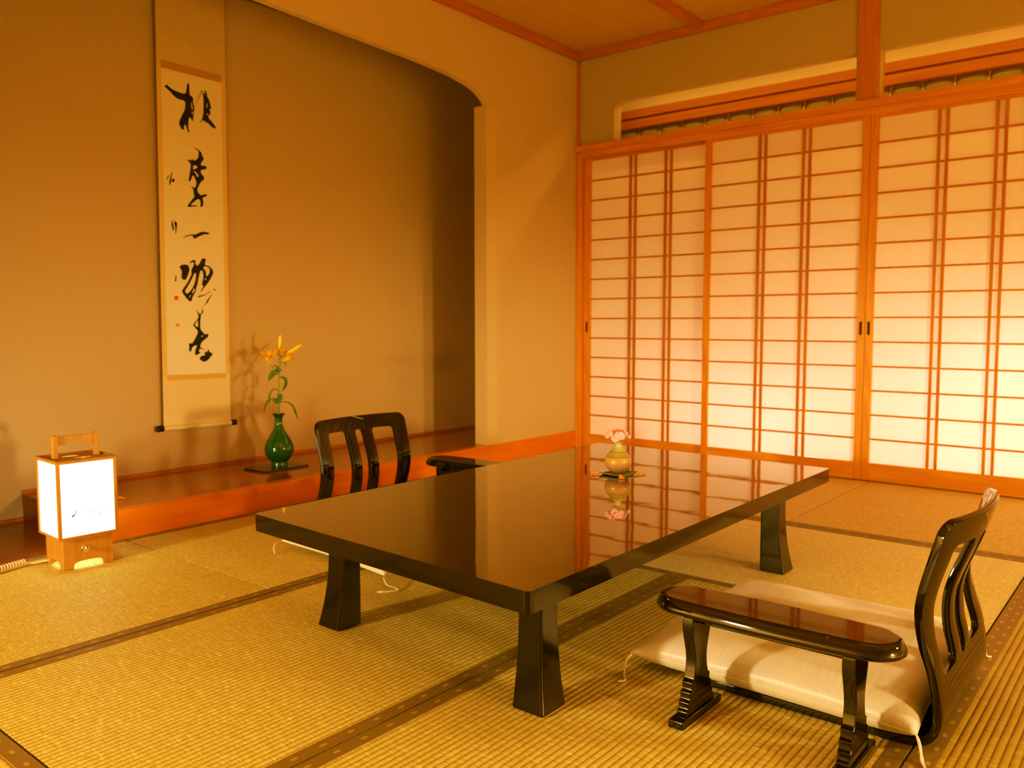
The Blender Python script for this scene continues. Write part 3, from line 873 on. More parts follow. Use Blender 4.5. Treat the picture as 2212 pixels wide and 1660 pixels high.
GLYPHS = {'peach':[[-1333,5835,-1244,5926,-1153,5887,-972,5779,-742,5732,-511,5704,-311,5717,-247,6178,-197,6228,-147,6199,-141,5709,-31,5680,50,5571,12,5471,64,5261,95,5211,39,4871,2,4560,-38,4570,-59,4660,-180,4738,-236,4398,-224,4208,-172,4028,-222,4018,-273,4107,-325,4277,-406,4366,-454,4215,-433,4095,-513,4094,-604,4183,-675,4332,-637,4493,-520,4744,-373,5016,-346,5296,-378,5406,-578,5404,-748,5432,-889,5510,-1030,5628,-1212,5756],[-78,5409,-48,5410,15,5141,-24,5070,-54,5110],[-23,5010,17,5011,-1,4860,-41,4840,-52,4920],[104,5252,124,5282,436,5915,416,5935],[415,6005,465,6056,495,6016,486,5966,446,5956],[496,5966,576,5967,647,5858,615,6078,654,6108,695,6058,738,5809,819,5720,891,5481,933,5311,824,5300,896,5131,857,5030,758,4959,819,4830,970,4722,1183,4484,1094,4443,933,4491,771,4629,621,4658,500,4736,283,4464,470,4766,479,4816,536,5057,558,5767],[711,5529,761,5519,714,5289,683,5318],[677,5018,756,5079,797,5040,707,4989]],'plum':[[-15,3410,176,3372,408,3225,419,3095,490,3046,501,2896,373,2785,355,2624,564,2657,675,2568,566,2487,347,2434,349,2274,510,2136,502,2006,353,1904,118,1471,320,1254,499,1346,690,1328,561,1247,392,1165,464,965,387,735,296,743,324,964,242,1113,44,991,-135,828,-204,758,196,782,106,741,-313,666,-343,706,-304,757,-245,837,-136,988,31,1180,-30,1330,-33,1510,-184,1648,-3,1560,76,1611,134,1802,93,1931,-40,2180,-186,1828,-276,1847,-219,2068,-116,2639,-317,2777,-258,2807,-127,2769,-49,2890,-27,2800,82,2811,241,2963,268,3233,176,3322],[-35,2590,165,2592,176,2492,-33,2380],[-22,2300,48,2341,159,2262,240,2153,221,2093,131,2092,99,2221]],'sig1':[[-1325,1755,-1238,1966,-1208,1946,-1295,1755],[-1166,1817,-1060,2138,-1030,2118,-1097,1867,-1153,1517,-1183,1536,-1195,1696],[-1095,1707,-1047,1848,-936,1829,-955,1699,-1075,1688]],'sig2':[[-1133,-203,-1085,27,-1063,-172,-1010,-422,-1069,-482,-1101,-323],[-1003,-142,-946,49,-954,-91,-864,-80,-872,-250,-928,-611,-948,-611,-941,-391,-973,-211]],'one':[[-656,-808,-388,-615,-109,-551,2,-570,340,-386,620,-393,740,-431,711,-482,451,-495,162,-638,-6,-750,-97,-691,-98,-611,-278,-623,-497,-726]],'view':[[-791,-2099,-712,-1988,-412,-1945,-311,-2074,-309,-2224,-396,-2465,-504,-2666,-614,-2647,-705,-2558,-668,-2298,-700,-2198],[-304,-1854,-75,-1701,-5,-1750,-13,-1900,108,-1989,246,-1807,334,-1606,544,-1634,447,-1915,708,-1962,880,-2130,892,-2290,696,-2632,400,-2986,202,-3228,261,-3097,408,-2885,298,-2867,394,-2466,371,-2236,320,-2166,231,-2197,125,-2589,78,-2849,29,-2900,1,-3130,-166,-3392,-253,-3663,-444,-3535,-708,-3188,-600,-3027,-432,-2815,-246,-2483,-197,-2372,-209,-2223,-171,-2092,-82,-1981,-74,-1801,-273,-1883],[-48,-2291,32,-2350,-23,-2720,-189,-3062,-367,-3244,-467,-3296,-558,-3157,-381,-2915,-146,-2502],[438,-1965,588,-1993,729,-2062,702,-2302,524,-2474,521,-2234,429,-2105,379,-2086],[-207,-3243,-100,-3021,-30,-3061,-137,-3242],[-345,-3454,-287,-3314,-256,-3333,-315,-3474],[455,-2545,514,-2524,525,-2594,465,-2625],[95,-3439,114,-3359,483,-3285,741,-3092,712,-3152,454,-3325,165,-3408],[890,-2990,1000,-3039,971,-3079,900,-3040],[498,-3684,546,-3574,852,-3180,636,-3553,577,-3654,518,-3714]],'sig3':[[-1046,-2482,-926,-2511,-974,-2671,-933,-2721,-1023,-2742,-1034,-2712,-1004,-2642,-976,-2541]],'good':[[-19,-3980,123,-4169,214,-4218,302,-4067,260,-3917,372,-4086,204,-4258,216,-4398,178,-4528,182,-4918,354,-5086,395,-5146,524,-5114,595,-5173,576,-5254,209,-5518,152,-5749,333,-5827,523,-5854,293,-5837,132,-5799,74,-5940,195,-5998,-34,-6111,-105,-6062,-87,-5891,11,-5650,-89,-5651,-248,-5743,-306,-5954,-397,-5895,-379,-5725,-401,-5535,-240,-5583,-83,-5351,83,-5019,-8,-4900,-140,-4752,-171,-4692,96,-4399,114,-4259],[-91,-4681,77,-4469,81,-4819,-50,-4751],[216,-5258,265,-5197,345,-5186,276,-5267],[354,-5986,534,-5964,562,-5814,634,-5963,815,-6071,717,-6162,559,-6344,350,-6436,239,-6378,98,-6269,216,-6148,426,-6125],[280,-3887,478,-3725,518,-3684,548,-3694,330,-3856]],'seal1':[[-1056,-3402,-866,-3400,-884,-3580,-1064,-3583]],'seal2':[[-1021,-4642,-841,-4650,-849,-4800,-1019,-4792]]}
def glyph(nm, polys, m, y=.0018):
    cu = bpy.data.curves.new('g', 'CURVE'); cu.dimensions = '2D'; cu.fill_mode = 'BOTH'; cu.extrude = .0003
    for p in polys:
        sp = cu.splines.new('POLY'); n = len(p) // 2; sp.points.add(n - 1)
        for i in range(n): sp.points[i].co = (p[2 * i] * 1e-4, p[2 * i + 1] * 1e-4, 0, 1)
        sp.use_cyclic_u = True
    tmp = bpy.data.objects.new('g', cu); COL.objects.link(tmp)
    dg = bpy.context.evaluated_depsgraph_get(); dg.update()
    me = bpy.data.meshes.new_from_object(tmp.evaluated_get(dg))
    bpy.data.objects.remove(tmp)
    me.transform(Matrix.Rotation(pi / 2, 4, 'X'))
    me.transform(Matrix.Translation((0, y, 0)))
    o = bpy.data.objects.new(nm, me); COL.objects.link(o); me.materials.clear(); me.materials.append(m); o.parent = sc
    return o
def soften(p, it=2):
    pts = [(p[2 * i], p[2 * i + 1]) for i in range(len(p) // 2)]
    if len(pts) < 7: return p
    for _ in range(it):
        q = []
        for i in range(len(pts)):
            a, b = pts[i], pts[(i + 1) % len(pts)]
            q += [(a[0] * .8 + b[0] * .2, a[1] * .8 + b[1] * .2), (a[0] * .2 + b[0] * .8, a[1] * .2 + b[1] * .8)]
        pts = q
    return [c for pt in pts for c in pt]
for k in ('peach', 'plum', 'one', 'view', 'good'): glyph('brush_character', [soften(p) for p in GLYPHS[k]], M['ink'])
for k in ('sig1', 'sig2', 'sig3'): glyph('signature_character', [soften(p, 1) for p in GLYPHS[k]], M['ink'])
glyph('red_seal', GLYPHS['seal1'], M['seal']); glyph('red_seal', GLYPHS['seal2'], M['seal_faint'])
# wall hooks on the rail
def hook(x, label):
    bm = bmesh.new()
    tube(bm, catmull([(0, .010, .012), (0, -.004, .010), (0, -.012, .0), (0, -.010, -.014), (0, -.002, -.018)], 5), .003, 8)
    box(bm, -.004, .004, .006, .0105, -.008, .016)
    o = finish('scroll_hook', bm, M['iron'], smooth=True); o.location = (x, .577, 2.348); tag(o, label, 'hook')
hook(-1.345, 'small dark hook under the arch, on the rail at the top of the alcove wall')
hook(-2.231, 'small dark hook holding the hanging scroll')

# ================================================================== GREEN VASE WITH LILY
tr = BX('vase_tray', (-.125, .125, -.078, .078, 0, .009), M['tray'], bevel=.0015)
tr.location = (-2.012, .318, .1056); tr.rotation_euler = (0, 0, radians(2)); tag(tr, 'thin flat black lacquer board beneath the green vase', 'tray')
gv_ = empty('flower_vase', (-1.992, .325, .1147), 0, 'glossy dark green pear-shaped vase on a black board', 'vase')
bm = bmesh.new()
prof = [(.0, 0), (.036, 0), (.0385, .002), (.0385, .012), (.0365, .017), (.040, .0225), (.0535, .036), (.0635, .054), (.0678, .074), (.0672, .090), (.0605, .112), (.050, .131), (.038, .150), (.0265, .170), (.0195, .188), (.0168, .204), (.0168, .218), (.0195, .230), (.0255, .2395), (.0312, .2445), (.0318, .2462), (.029, .2455), (.018, .236), (.0135, .22), (.013, .18), (.02, .15), (.03, .12)]
pc = catmull([(a, 0, b) for a, b in prof], 3)
lathe(bm, [(max(.0004, p.x), p.z) for p in pc], 56)
finish('glazed_body', bm, M['green_glaze'], gv_, smooth=True)
# lily: built in a local frame u (right), v (up), w (towards the room)
li = empty('lily_stem', (-1.992, .325, .1147), radians(-39), 'cut stem of orange lilies with drooping green leaves in the green vase', 'flower')
K = 1 / 3785.0
def L(X, Y, w=0.0): return Vector(((X - 510) * K, -w, .2455 + (1620 - Y) * K))
def leafm(bm, pts, widths, nrm=(0, -1, 0), fold=.25):
    c = catmull(pts, 5); n = len(c)
    ws = []
    m_ = len(widths) - 1
    for i in range(n):
        t = i / (n - 1) * m_; a = min(int(t), m_ - 1); ws.append(widths[a] * (1 - t + a) + widths[a + 1] * (t - a))
    rows = []
    nr = Vector(nrm).normalized()
    for i in range(n):
        tg = (c[min(i + 1, n - 1)] - c[max(0, i - 1)]).normalized()
        sd = tg.cross(nr)
        if sd.length < .1: sd = tg.cross(Vector((1, 0, 0)))
        sd.normalize(); up = sd.cross(tg)
        w = ws[i]
        rows.append([bm.verts.new(c[i] + sd * w * k + up * (abs(k) * w * fold)) for k in (-1, -.5, 0, .5, 1)])
    for a, b in zip(rows, rows[1:]):
        for k in range(4): bm.faces.new((a[k], a[k + 1], b[k + 1], b[k]))
def solid(o, t=.0006):
    s_ = o.modifiers.new('s', 'SOLIDIFY'); s_.thickness = t; return o
bm = bmesh.new()
tube(bm, catmull([L(500, 1900), L(510, 1620), L(518, 1300), L(528, 1000), L(530, 880), L(540, 700), L(530, 560)], 5), [.0042] * 20 + [.0034] * 11, 8)
finish('stem', bm, M['stem'], li, smooth=True)
def stalk(pts, r):
    bm = bmesh.new(); tube(bm, catmull(pts, 5), r, 6); finish('flower_stalk', bm, M['stem'], li, smooth=True)
stalk([L(530, 900), L(470, 880, .004), L(435, 830, .008), L(395, 725, .012)], .0022)
stalk([L(535, 800), L(570, 740, .004), L(595, 680, .006)], .0022)
stalk([L(535, 640), L(590, 600, -.004), L(650, 560, -.006)], .0024)
stalk([L(532, 560), L(540, 500), L(548, 450)], .0024)
def bud(a, b, r, m):
    a, b = Vector(a), Vector(b); d = b - a
    bm = bmesh.new(); pr = [(.0, .28), (.12, .62), (.3, .9), (.5, 1), (.7, .97), (.85, .8), (.95, .5), (1, .12)]
    tube(bm, [a + d * t for t, _ in pr], [r * k for _, k in pr], 6)
    o = finish('bud', bm, m, li, smooth=True)
    s_ = o.modifiers.new('s', 'SUBSURF'); s_.levels = 1; s_.render_levels = 2
bud(L(548, 460), L(572, 212), .0098, M['bud'])
bud(L(655, 560, -.006), L(935, 385, -.01), .0105, M['bud_o'])
def trumpet(base, axis, size, spread, mouth, curl=.5, n=6, rot=0.0, droop=0):
    """open lily: n recurved petals round an axis"""
    base = Vector(base); ax = Vector(axis).normalized()
    a = ax.cross(Vector((0, 1, 0))).normalized(); b = ax.cross(a)
    bm = bmesh.new()
    for k in range(n):
        th = rot + 2 * pi * k / n; rd = a * cos(th) + b * sin(th)
        s_ = size * (1.0 if k % 2 else .92)
        pts = [base, base + ax * s_ * .35 + rd * s_ * .08, base + ax * s_ * .68 + rd * s_ * .26 * spread, base + ax * s_ * .88 + rd * s_ * .62 * spread,
               base + ax * s_ * (.88 - curl * .25) + rd * s_ * .95 * spread]
        w = .0115 if k % 2 else .0085
        leafm(bm, pts, [.002, w * .6, w, w * .85, .0006], nrm=-(rd * .8 - ax * .6), fold=.18)
    o = solid(finish('open_flower', bm, M['petal'], li, smooth=True), .0008)
    for k in range(6):
        bm = bmesh.new()
        th = rot + 1 + 2 * pi * k / 6; rd = a * cos(th) + b * sin(th)
        e_ = base + ax * size * .95 + rd * size * .16
        tube(bm, [base + ax * size * .2, base + ax * size * .6 + rd * size * .05, e_], .0008, 5)
        tube(bm, [base + ax * size * .9 + rd * size * .15, e_ - rd * .0005, e_ + rd * .002], [.0006, .0016, .0014], 5)
        finish('stamen', bm, M['bud_o'], o, smooth=True)
trumpet(L(395, 725, .012), (-.12, -.42, .9), .066, 1.0, 0, .55, rot=.4)
trumpet(L(592, 690, .004), (.86, -.18, .52), .060, .55, 0, .4, rot=.2)
trumpet(L(560, 620, -.012), (.05, .4, .75), .046, .9, 0, .5, rot=.8)
def leaf(pts, widths, nrm=(0, -1, 0), m='leaf'):
    bm = bmesh.new(); leafm(bm, pts, widths, nrm); solid(finish('leaf', bm, M[m], li, smooth=True))
leaf([L(525, 880, .003), L(450, 885, .010), L(400, 940, .016), L(355, 1028, .016)], [.003, .013, .012, .0005])
leaf([L(535, 910), L(500, 850, .006), L(530, 820, .012), L(585, 850, .014)], [.004, .011, .010, .001])
leaf([L(540, 820), L(500, 770, .003), L(460, 758, .005), L(440, 800, .006)], [.002, .004, .003, .0005], (0, -.6, .8))
leaf([L(535, 970), L(590, 962, .006), L(645, 1010, .010), L(640, 1110, .010), L(583, 1218, .006)], [.001, .004, .009, .008, .0005], (.6, -.8, 0))
leaf([L(520, 1215), L(480, 1178, .004), L(430, 1180, .008), L(385, 1240, .010), L(360, 1330, .01), L(368, 1420, .01)], [.001, .0025, .003, .004, .0065, .0005], (-.3, -.9, .2))
leaf([L(522, 1460), L(515, 1380, .004), L(560, 1300, .010), L(590, 1285, .012)], [.003, .012, .014, .002])
leaf([L(515, 1450), L(480, 1410, .004), L(440, 1370, .008), L(425, 1345, .008)], [.001, .008, .006, .0005])
leaf([L(515, 1290), L(520, 1265, .004), L(560, 1275, .006)], [.002, .006, .001])
leaf([L(510, 1400), L(450, 1345, .003), L(400, 1350, .006), L(330, 1400, .008), L(285, 1490, .008), L(262, 1590, .008)], [.001, .0025, .003, .006, .004, .0005], (-.3, -.6, .7))
leaf([L(520, 1420), L(600, 1405, .004), L(690, 1425, .006), L(765, 1490, .008), L(800, 1590, .008), L(858, 1740, .008)], [.001, .002, .0035, .004, .006, .0005], (.3, -.5, .8))
leaf([L(545, 695), L(600, 688, .003), L(655, 715, .005), L(655, 745, .005), L(622, 778, .005)], [.001, .003, .003, .002, .0004], (0, -.5, .8))

# ================================================================== TABLE BUD VASE, CLOTH MATS
def make_coaster(label, loc, rz):
    r = empty('vase_mat', loc, rz, label, 'mat', 'small tasselled cloth mats')
    bm = bmesh.new(); n = 12; s = .043
    T = {}
    for z in (0, 1):
        for i in range(n + 1):
            for j in range(n + 1):
                u, v = -1 + 2 * i / n, -1 + 2 * j / n
                lift = .004 * (abs(u) ** 6) + .003 * abs(u * v) ** 3
                T[z, i, j] = bm.verts.new((u * s, v * s, .0006 + z * .0032 + lift + .0006 * sin(5 * u + 3 * v) * z))
    for i in range(n):
        for j in range(n):
            bm.faces.new((T[1, i, j], T[1, i + 1, j], T[1, i + 1, j + 1], T[1, i, j + 1]))
            bm.faces.new((T[0, i, j], T[0, i, j + 1], T[0, i + 1, j + 1], T[0, i + 1, j]))
    for i in range(n):
        bm.faces.new((T[0, i, 0], T[0, i + 1, 0], T[1, i + 1, 0], T[1, i, 0])); bm.faces.new((T[0, i, n], T[1, i, n], T[1, i + 1, n], T[0, i + 1, n]))
        bm.faces.new((T[0, 0, i], T[1, 0, i], T[1, 0, i + 1], T[0, 0, i + 1])); bm.faces.new((T[0, n, i], T[0, n, i + 1], T[1, n, i + 1], T[1, n, i]))
    finish('cloth', bm, M['mat_green'], r, smooth=True)
    for sx in (-1, 1):
        for sy in (-1, 1):
            bm = bmesh.new(); rn = random.Random(sx * 3 + sy + 9)
            d = Vector((sx, sy, 0)).normalized(); o = Vector((sx * s * .98, sy * s * .98, .006))
            q = d.cross(Vector((0, 0, 1)))
            for k in range(3):      # little chrysanthemum knot
                p = o + d * (.003 + .004 * k) + Vector((0, 0, .001 * (k == 1)))
                bmesh.ops.create_icosphere(bm, subdivisions=2, radius=.0050 - .0006 * k, matrix=Matrix.Translation(p))
            for k in range(7):
                a = (k - 3) * .16
                e = o + d * (.024 + rn.uniform(-.003, .004)) + q * a * .022
                tube(bm, [o + d * .009, (o + e) / 2 + d * .004 + Vector((0, 0, .0)), Vector((e.x, e.y, .0022))], .0011, 5)
            finish('tassel', bm, M['tassel'], r, smooth=True)
    return r
make_coaster('small grey-green cloth mat with orange tassels under the bud vase on the table', (-2.092, -1.610, .3105), radians(-6))
make_coaster('small dark cloth mat with an orange tassel on the platform, half hidden by the lantern', (-2.845, .262, .1056), radians(-14))
bv = empty('bud_vase', (-2.088, -1.607, .3158), 0, 'small round tan and olive stoneware bud vase on the table', 'vase')
bm = bmesh.new()
prof = [(.0, 0), (.0195, 0), (.0235, .003), (.0325, .012), (.0395, .022), (.0425, .034), (.0415, .046), (.0372, .0565), (.0366, .0575), (.0362, .0585), (.0345, .061), (.0272, .0725), (.0262, .0738), (.0245, .0755), (.0165, .0835), (.0108, .0895), (.0092, .095), (.0100, .1000), (.0135, .1035), (.0162, .1048), (.0160, .1060), (.0120, .1055), (.0075, .101), (.0065, .09)]
lathe(bm, [(max(.0003, a), b * .92) for a, b in prof], 44)
finish('stoneware_body', bm, M['stone'], bv, smooth=True)
fl = empty('pink_posy', (-2.088, -1.607, .3158), radians(-39), 'little posy of pale pink and coral blossoms in the bud vase', 'flower')
K2 = 1 / (11.858 * 686)
def Q(X, Y, w=0.0): return Vector(((X - 665) * K2, -w, .1020 + (610 - Y) * K2 * .86))
for X, Y, w in [(380, 400, .004), (330, 450, .0), (520, 560, .015), (560, 320, -.01), (640, 420, .01), (740, 440, .012), (860, 340, .002), (930, 480, .008), (700, 310, -.012), (850, 520, .01), (450, 480, .008)]:
    bm = bmesh.new(); tube(bm, [Vector((0, 0, .0985)), Q(X, Y, w) * .55 + Vector((0, 0, .1)) * .45, Q(X, Y, w)], .0011, 5)
    finish('stem', bm, M['fgreen'], fl, smooth=True)
def blossom(c, nrm, r, m, rot=0):
    nrm = Vector(nrm).normalized(); a = nrm.cross(Vector((.3, 1, .2))).normalized(); b = nrm.cross(a)
    bm = bmesh.new(); c = Vector(c)
    for k in range(5):
        th = rot + 2 * pi * k / 5; rd = a * cos(th) + b * sin(th); sd = nrm.cross(rd)
        rows = []
        for t, w_ in ((0, .12), (.35, .5), (.7, .62), (1.0, .36)):
            ctr = c + rd * r * t + nrm * r * (.25 * t - .35 * t * t)
            rows.append([bm.verts.new(ctr + sd * r * w_ * k2 - nrm * r * .12 * (k2 * k2) + rd * (-.16 * r * (k2 * k2) if t == 1 else (.06 * r if t < 1 and t > .5 else 0))) for k2 in (-1, -.5, 0, .5, 1)])
        for p, q in zip(rows, rows[1:]):
            for i in range(4): bm.faces.new((p[i], p[i + 1], q[i + 1], q[i]))
    o = solid(finish('blossom', bm, m, fl, smooth=True), .0005)
    s_ = o.modifiers.new('ss', 'SUBSURF'); s_.levels = 1; s_.render_levels = 2
    bm = bmesh.new(); bmesh.ops.create_icosphere(bm, subdivisions=2, radius=r * .13, matrix=Matrix.Translation(c + nrm * r * .08))
    finish('centre', bm, M['fgreen'], o, smooth=True)
PK, CR = M['pink'], M['coral']
for X, Y, w, nr, r, m, ro in [
    (530, 500, .020, (-.3, -1, .25), .0145, PK, .2), (600, 420, .022, (.0, -1, .5), .0125, PK, .9), (700, 440, .021, (.3, -1, .2), .0145, PK, .5),
    (400, 370, .010, (-.7, -.7, .5), .0120, PK, .1), (330, 450, .004, (-1, -.4, -.1), .0110, PK, .7), (560, 330, .0, (-.2, -.4, 1), .0100, PK, .3),
    (690, 325, .0, (.1, -.5, 1), .0150, CR, .0), (850, 330, .006, (.6, -.5, .7), .0125, PK, .6), (900, 410, .006, (.9, -.5, .3), .0115, PK, .2),
    (490, 340, .004, (-.4, -.6, .8), .0100, CR, .4), (780, 350, .008, (.4, -.7, .6), .0095, CR, .8)]:
    blossom(Q(X, Y, w), nr, r, m, ro)
def sbud(X, Y, w, r=.0032):
    bm = bmesh.new(); p = Q(X, Y, w)
    tube(bm, [p - Vector((0, 0, r * 1.6)), p - Vector((0, 0, r)), p, p + Vector((0, 0, r)), p + Vector((0, 0, r * 1.7))], [r * .4, r * .9, r, r * .75, r * .15], 8)
    finish('small_bud', bm, M['fgreen'] if r < .003 else PK, fl, smooth=True)
sbud(560, 250, -.004, .0034); sbud(945, 500, .008, .0042); sbud(850, 510, .01, .0028); sbud(800, 540, .01, .0024); sbud(430, 500, .008, .0028)

# ================================================================== FLOOR LANTERN (andon)
LR = radians(-2.5)
la = empty('floor_lantern', (-3.128, -.173, 0), LR, 'glowing square paper lantern with a wooden base and carrying handle on the left', 'lamp')
W2, D2 = .0925, .088
zb, zt_ = .100, .352
bm = bmesh.new()
# base: four boards with an arched cut-out each
def arch_board(bm, hw, z0, z1, d0, d1, axis, aw, ah, shift=0):
    pts = [(-hw, z1), (-hw, z0), (-aw + shift, z0)]
    n = 10
    for k in range(n + 1):
        t = k / n; a = pi * (1 - t)
        cx = cos(a); sgn = 1 if cx > 0 else -1
        pts.append((aw * sgn * abs(cx) ** .55 + shift, z0 + ah * sin(a) ** .6))
    pts += [(aw + shift, z0), (hw, z0), (hw, z1)]
    prism(bm, pts, d0, d1, axis)
bw, bd = .077, .073
arch_board(bm, bw, 0, zb, -bd, -bd + .009, 'y', .046, .022)
arch_board(bm, bw, 0, zb, bd - .009, bd, 'y', .046, .022)
arch_board(bm, bd - .0092, 0, zb, -bw, -bw + .009, 'x', .042, .022)
arch_board(bm, bd - .0092, 0, zb, bw - .009, bw, 'x', .042, .022)
finish('base', bm, M['lamp_wood'], la, bevel=.0012)
p_ = .0105
for sx in (-1, 1):
    for sy in (-1, 1):
        BX('corner_post', (*sorted((sx * W2, sx * (W2 - p_))), *sorted((sy * D2, sy * (D2 - p_))), zb + .0005, zt_), M['lamp_wood'], la, bevel=.001)
for z0, z1 in ((zb + .0005, zb + .0085), (zt_ - .0085, zt_)):
    for sy in (-1, 1): BX('frame_rail', (-W2 + p_, W2 - p_, *sorted((sy * D2, sy * (D2 - p_))), z0, z1), M['lamp_wood'], la, bevel=.001)
    for sx in (-1, 1): BX('frame_rail', (*sorted((sx * W2, sx * (W2 - p_))), -D2 + p_, D2 - p_, z0, z1), M['lamp_wood'], la, bevel=.001)
q_ = .004
for b in ((-W2 + p_, W2 - p_, D2 - q_ - .001, D2 - q_),):
    BX('paper_panel', (*b, zb + .0087, zt_ - .0087), M['glow_back'], la)
for b in ((-W2 + q_, -W2 + q_ + .001, -D2 + p_, D2 - p_), (W2 - q_ - .001, W2 - q_, -D2 + p_, D2 - p_)):
    BX('paper_panel', (*b, zb + .0087, zt_ - .0087), M['glow'], la)
# top board with two almond vents
def flat_holes(nm, outer, holes, z0, z1, m, par):
    cu = bpy.data.curves.new('t', 'CURVE'); cu.dimensions = '2D'; cu.fill_mode = 'BOTH'; cu.extrude = (z1 - z0) / 2
    for p in [outer] + holes:
        sp = cu.splines.new('POLY'); sp.points.add(len(p) - 1)
        for i, c in enumerate(p): sp.points[i].co = (c[0], c[1], 0, 1)
        sp.use_cyclic_u = True
    tmp = bpy.data.objects.new('t', cu); COL.objects.link(tmp)
    dg = bpy.context.evaluated_depsgraph_get(); dg.update()
    me = bpy.data.meshes.new_from_object(tmp.evaluated_get(dg)); bpy.data.objects.remove(tmp)
    me.transform(Matrix.Translation((0, 0, (z0 + z1) / 2)))
    o = bpy.data.objects.new(nm, me); COL.objects.link(o); me.materials.clear(); me.materials.append(m); o.parent = par
    return o
def almond(cx, cy, a, b, up):
    out = [(cx + a * cos(pi * k / 12), cy + up * b * sin(pi * k / 12)) for k in range(13)]
    out += [(cx - a * cos(pi * k / 12), cy - up * b * .25 * sin(pi * k / 12)) for k in range(1, 12)]
    return out
flat_holes('top_board', [(-W2 + p_, -D2 + p_), (W2 - p_, -D2 + p_), (W2 - p_, D2 - p_), (-W2 + p_, D2 - p_)],
           [almond(-.010, .020, .027, .019, 1), almond(.012, -.018, .027, .019, -1)], zt_ - .004, zt_ - .0005, M['lamp_dark'], la)
bm = bmesh.new()
box(bm, -W2 - .0015, W2 + .0015, -D2 - .0015, -D2 + .009, zt_ + .0003, zt_ + .0035)
box(bm, -W2 - .0015, W2 + .0015, D2 - .009, D2 + .0015, zt_ + .0003, zt_ + .0035)
box(bm, -W2 - .0015, -W2 + .009, -D2 + .0092, D2 - .0092, zt_ + .0003, zt_ + .0035)
box(bm, W2 - .009, W2 + .0015, -D2 + .0092, D2 - .0092, zt_ + .0003, zt_ + .0035)
finish('top_rim', bm, M['lamp_dark'], la, bevel=.001)
hd = None
hx = .072
for sx in (-1, 1): BX('handle_post', (*sorted((sx * hx, sx * (hx - .015))), -.010, .010, zt_ - .0003, zt_ + .075), M['lamp_wood'], la, bevel=.0015)
bm = bmesh.new()
pts = [(-hx + .0152, zt_ + .072), (-hx + .0152, zt_ + .042)]
for k in range(13):
    t = k / 12; pts.append((-.032 + .064 * t, zt_ + .042 + .015 * sin(pi * t) ** .8))
pts += [(hx - .0152, zt_ + .042), (hx - .0152, zt_ + .072)]
prism(bm, pts, -.004, .004, 'y')
finish('handle_grip', bm, M['lamp_wood'], la, bevel=.001)
kn = bmesh.new()
tube(kn, [(-.012, -bd, .062), (-.012, -bd - .004, .062), (-.012, -bd - .010, .062), (-.012, -bd - .016, .062), (-.012, -bd - .018, .062)], [.0095, .0065, .0075, .0115, .009], 20)
finish('dimmer_knob', kn, M['metal'], la, smooth=True)
# faint painted spray on the front paper
def emis(name, c, s):
    m, nt, b, out = mat_new(name); N = NT(nt); nt.nodes.remove(b); e = N.n('Emission')
    e.inputs[0].default_value = (*c, 1); e.inputs[1].default_value = s; N.l(e.outputs[0], out.inputs[0]); return m
M['paint_a'] = emis('lit_green_paint', (.40, .36, .14), .5); M['paint_b'] = emis('lit_pink_paint', (1.0, .62, .34), .75)
def LQ(X, Y):   # crop pixel of the front panel -> metres on the panel
    return ((X - 872) / 4.6125 / 679 * 1.02, -D2 + q_ - .0012, .225 + (850 - (Y + (X - 872) * .135)) / 4.6125 / 679)
bm = bmesh.new()
box(bm, -W2 + p_, W2 - p_, -D2 + q_, -D2 + q_ + .001, zb + .0087, zt_ - .0087)
nf = len(bm.faces)
tube(bm, [LQ(710, 1052), LQ(722, 1030), LQ(738, 1018), LQ(745, 1015)], [.0006, .0032, .0042, .0010], 6, thin=.12)
tube(bm, [LQ(740, 1020), LQ(750, 990), LQ(775, 960)], [.002, .0015, .0008], 6, thin=.12)
for X, Y in ((925, 1000), (915, 985), (990, 1010), (905, 955)): tube(bm, [LQ(X - 7, Y + 6), LQ(X, Y), LQ(X + 8, Y - 5)], [.0008, .0022, .0008], 6, thin=.12)
bm.faces.ensure_lookup_table()
for f in bm.faces[nf:]: f.material_index = 1
nf = len(bm.faces)
tube(bm, [LQ(770, 962), LQ(800, 945), LQ(850, 938), LQ(900, 942), LQ(960, 938), LQ(1000, 955), LQ(1040, 972)], .0013, 6, thin=.12)
for X, Y in ((765, 985), (755, 1000), (895, 1040), (905, 1025), (965, 1022), (975, 1008), (985, 1020), (935, 985), (1020, 965)): tube(bm, [LQ(X - 9, Y + 3), LQ(X, Y), LQ(X + 9, Y - 3)], [.001, .0025, .001], 6, thin=.12)
bm.faces.ensure_lookup_table()
for f in bm.faces[nf:]: f.material_index = 2
finish('paper_panel', bm, [M['glow'], M['paint_a'], M['paint_b']], la)['label'] = 'front paper panel painted with a faint flowering branch'
# coiled cord
bm = bmesh.new()
pts = []
P0, P1 = Vector((-3.265, -.085, .0125)), Vector((-3.95, -.30, .0125))
n = 72; sp = 10
d = (P1 - P0).normalized(); a = d.cross(Vector((0, 0, 1))); b = a.cross(d)
for i in range(n * sp + 1):
    t = i / (n * sp); th = 2 * pi * i / sp
    pts.append(P0.lerp(P1, t) + (a * cos(th) + b * sin(th)) * .0088)
tube(bm, pts, .0034, 6)
tube(bm, catmull([(-3.198, -.120, .012), (-3.225, -.105, .009), (-3.25, -.09, .006), tuple(P0 + (a * 1.0) * .0088)], 5), .0028, 6)
o = finish('lamp_cord', bm, M['cord'], smooth=True); tag(o, 'cream coiled electric cord running left from the lantern base', 'cord')

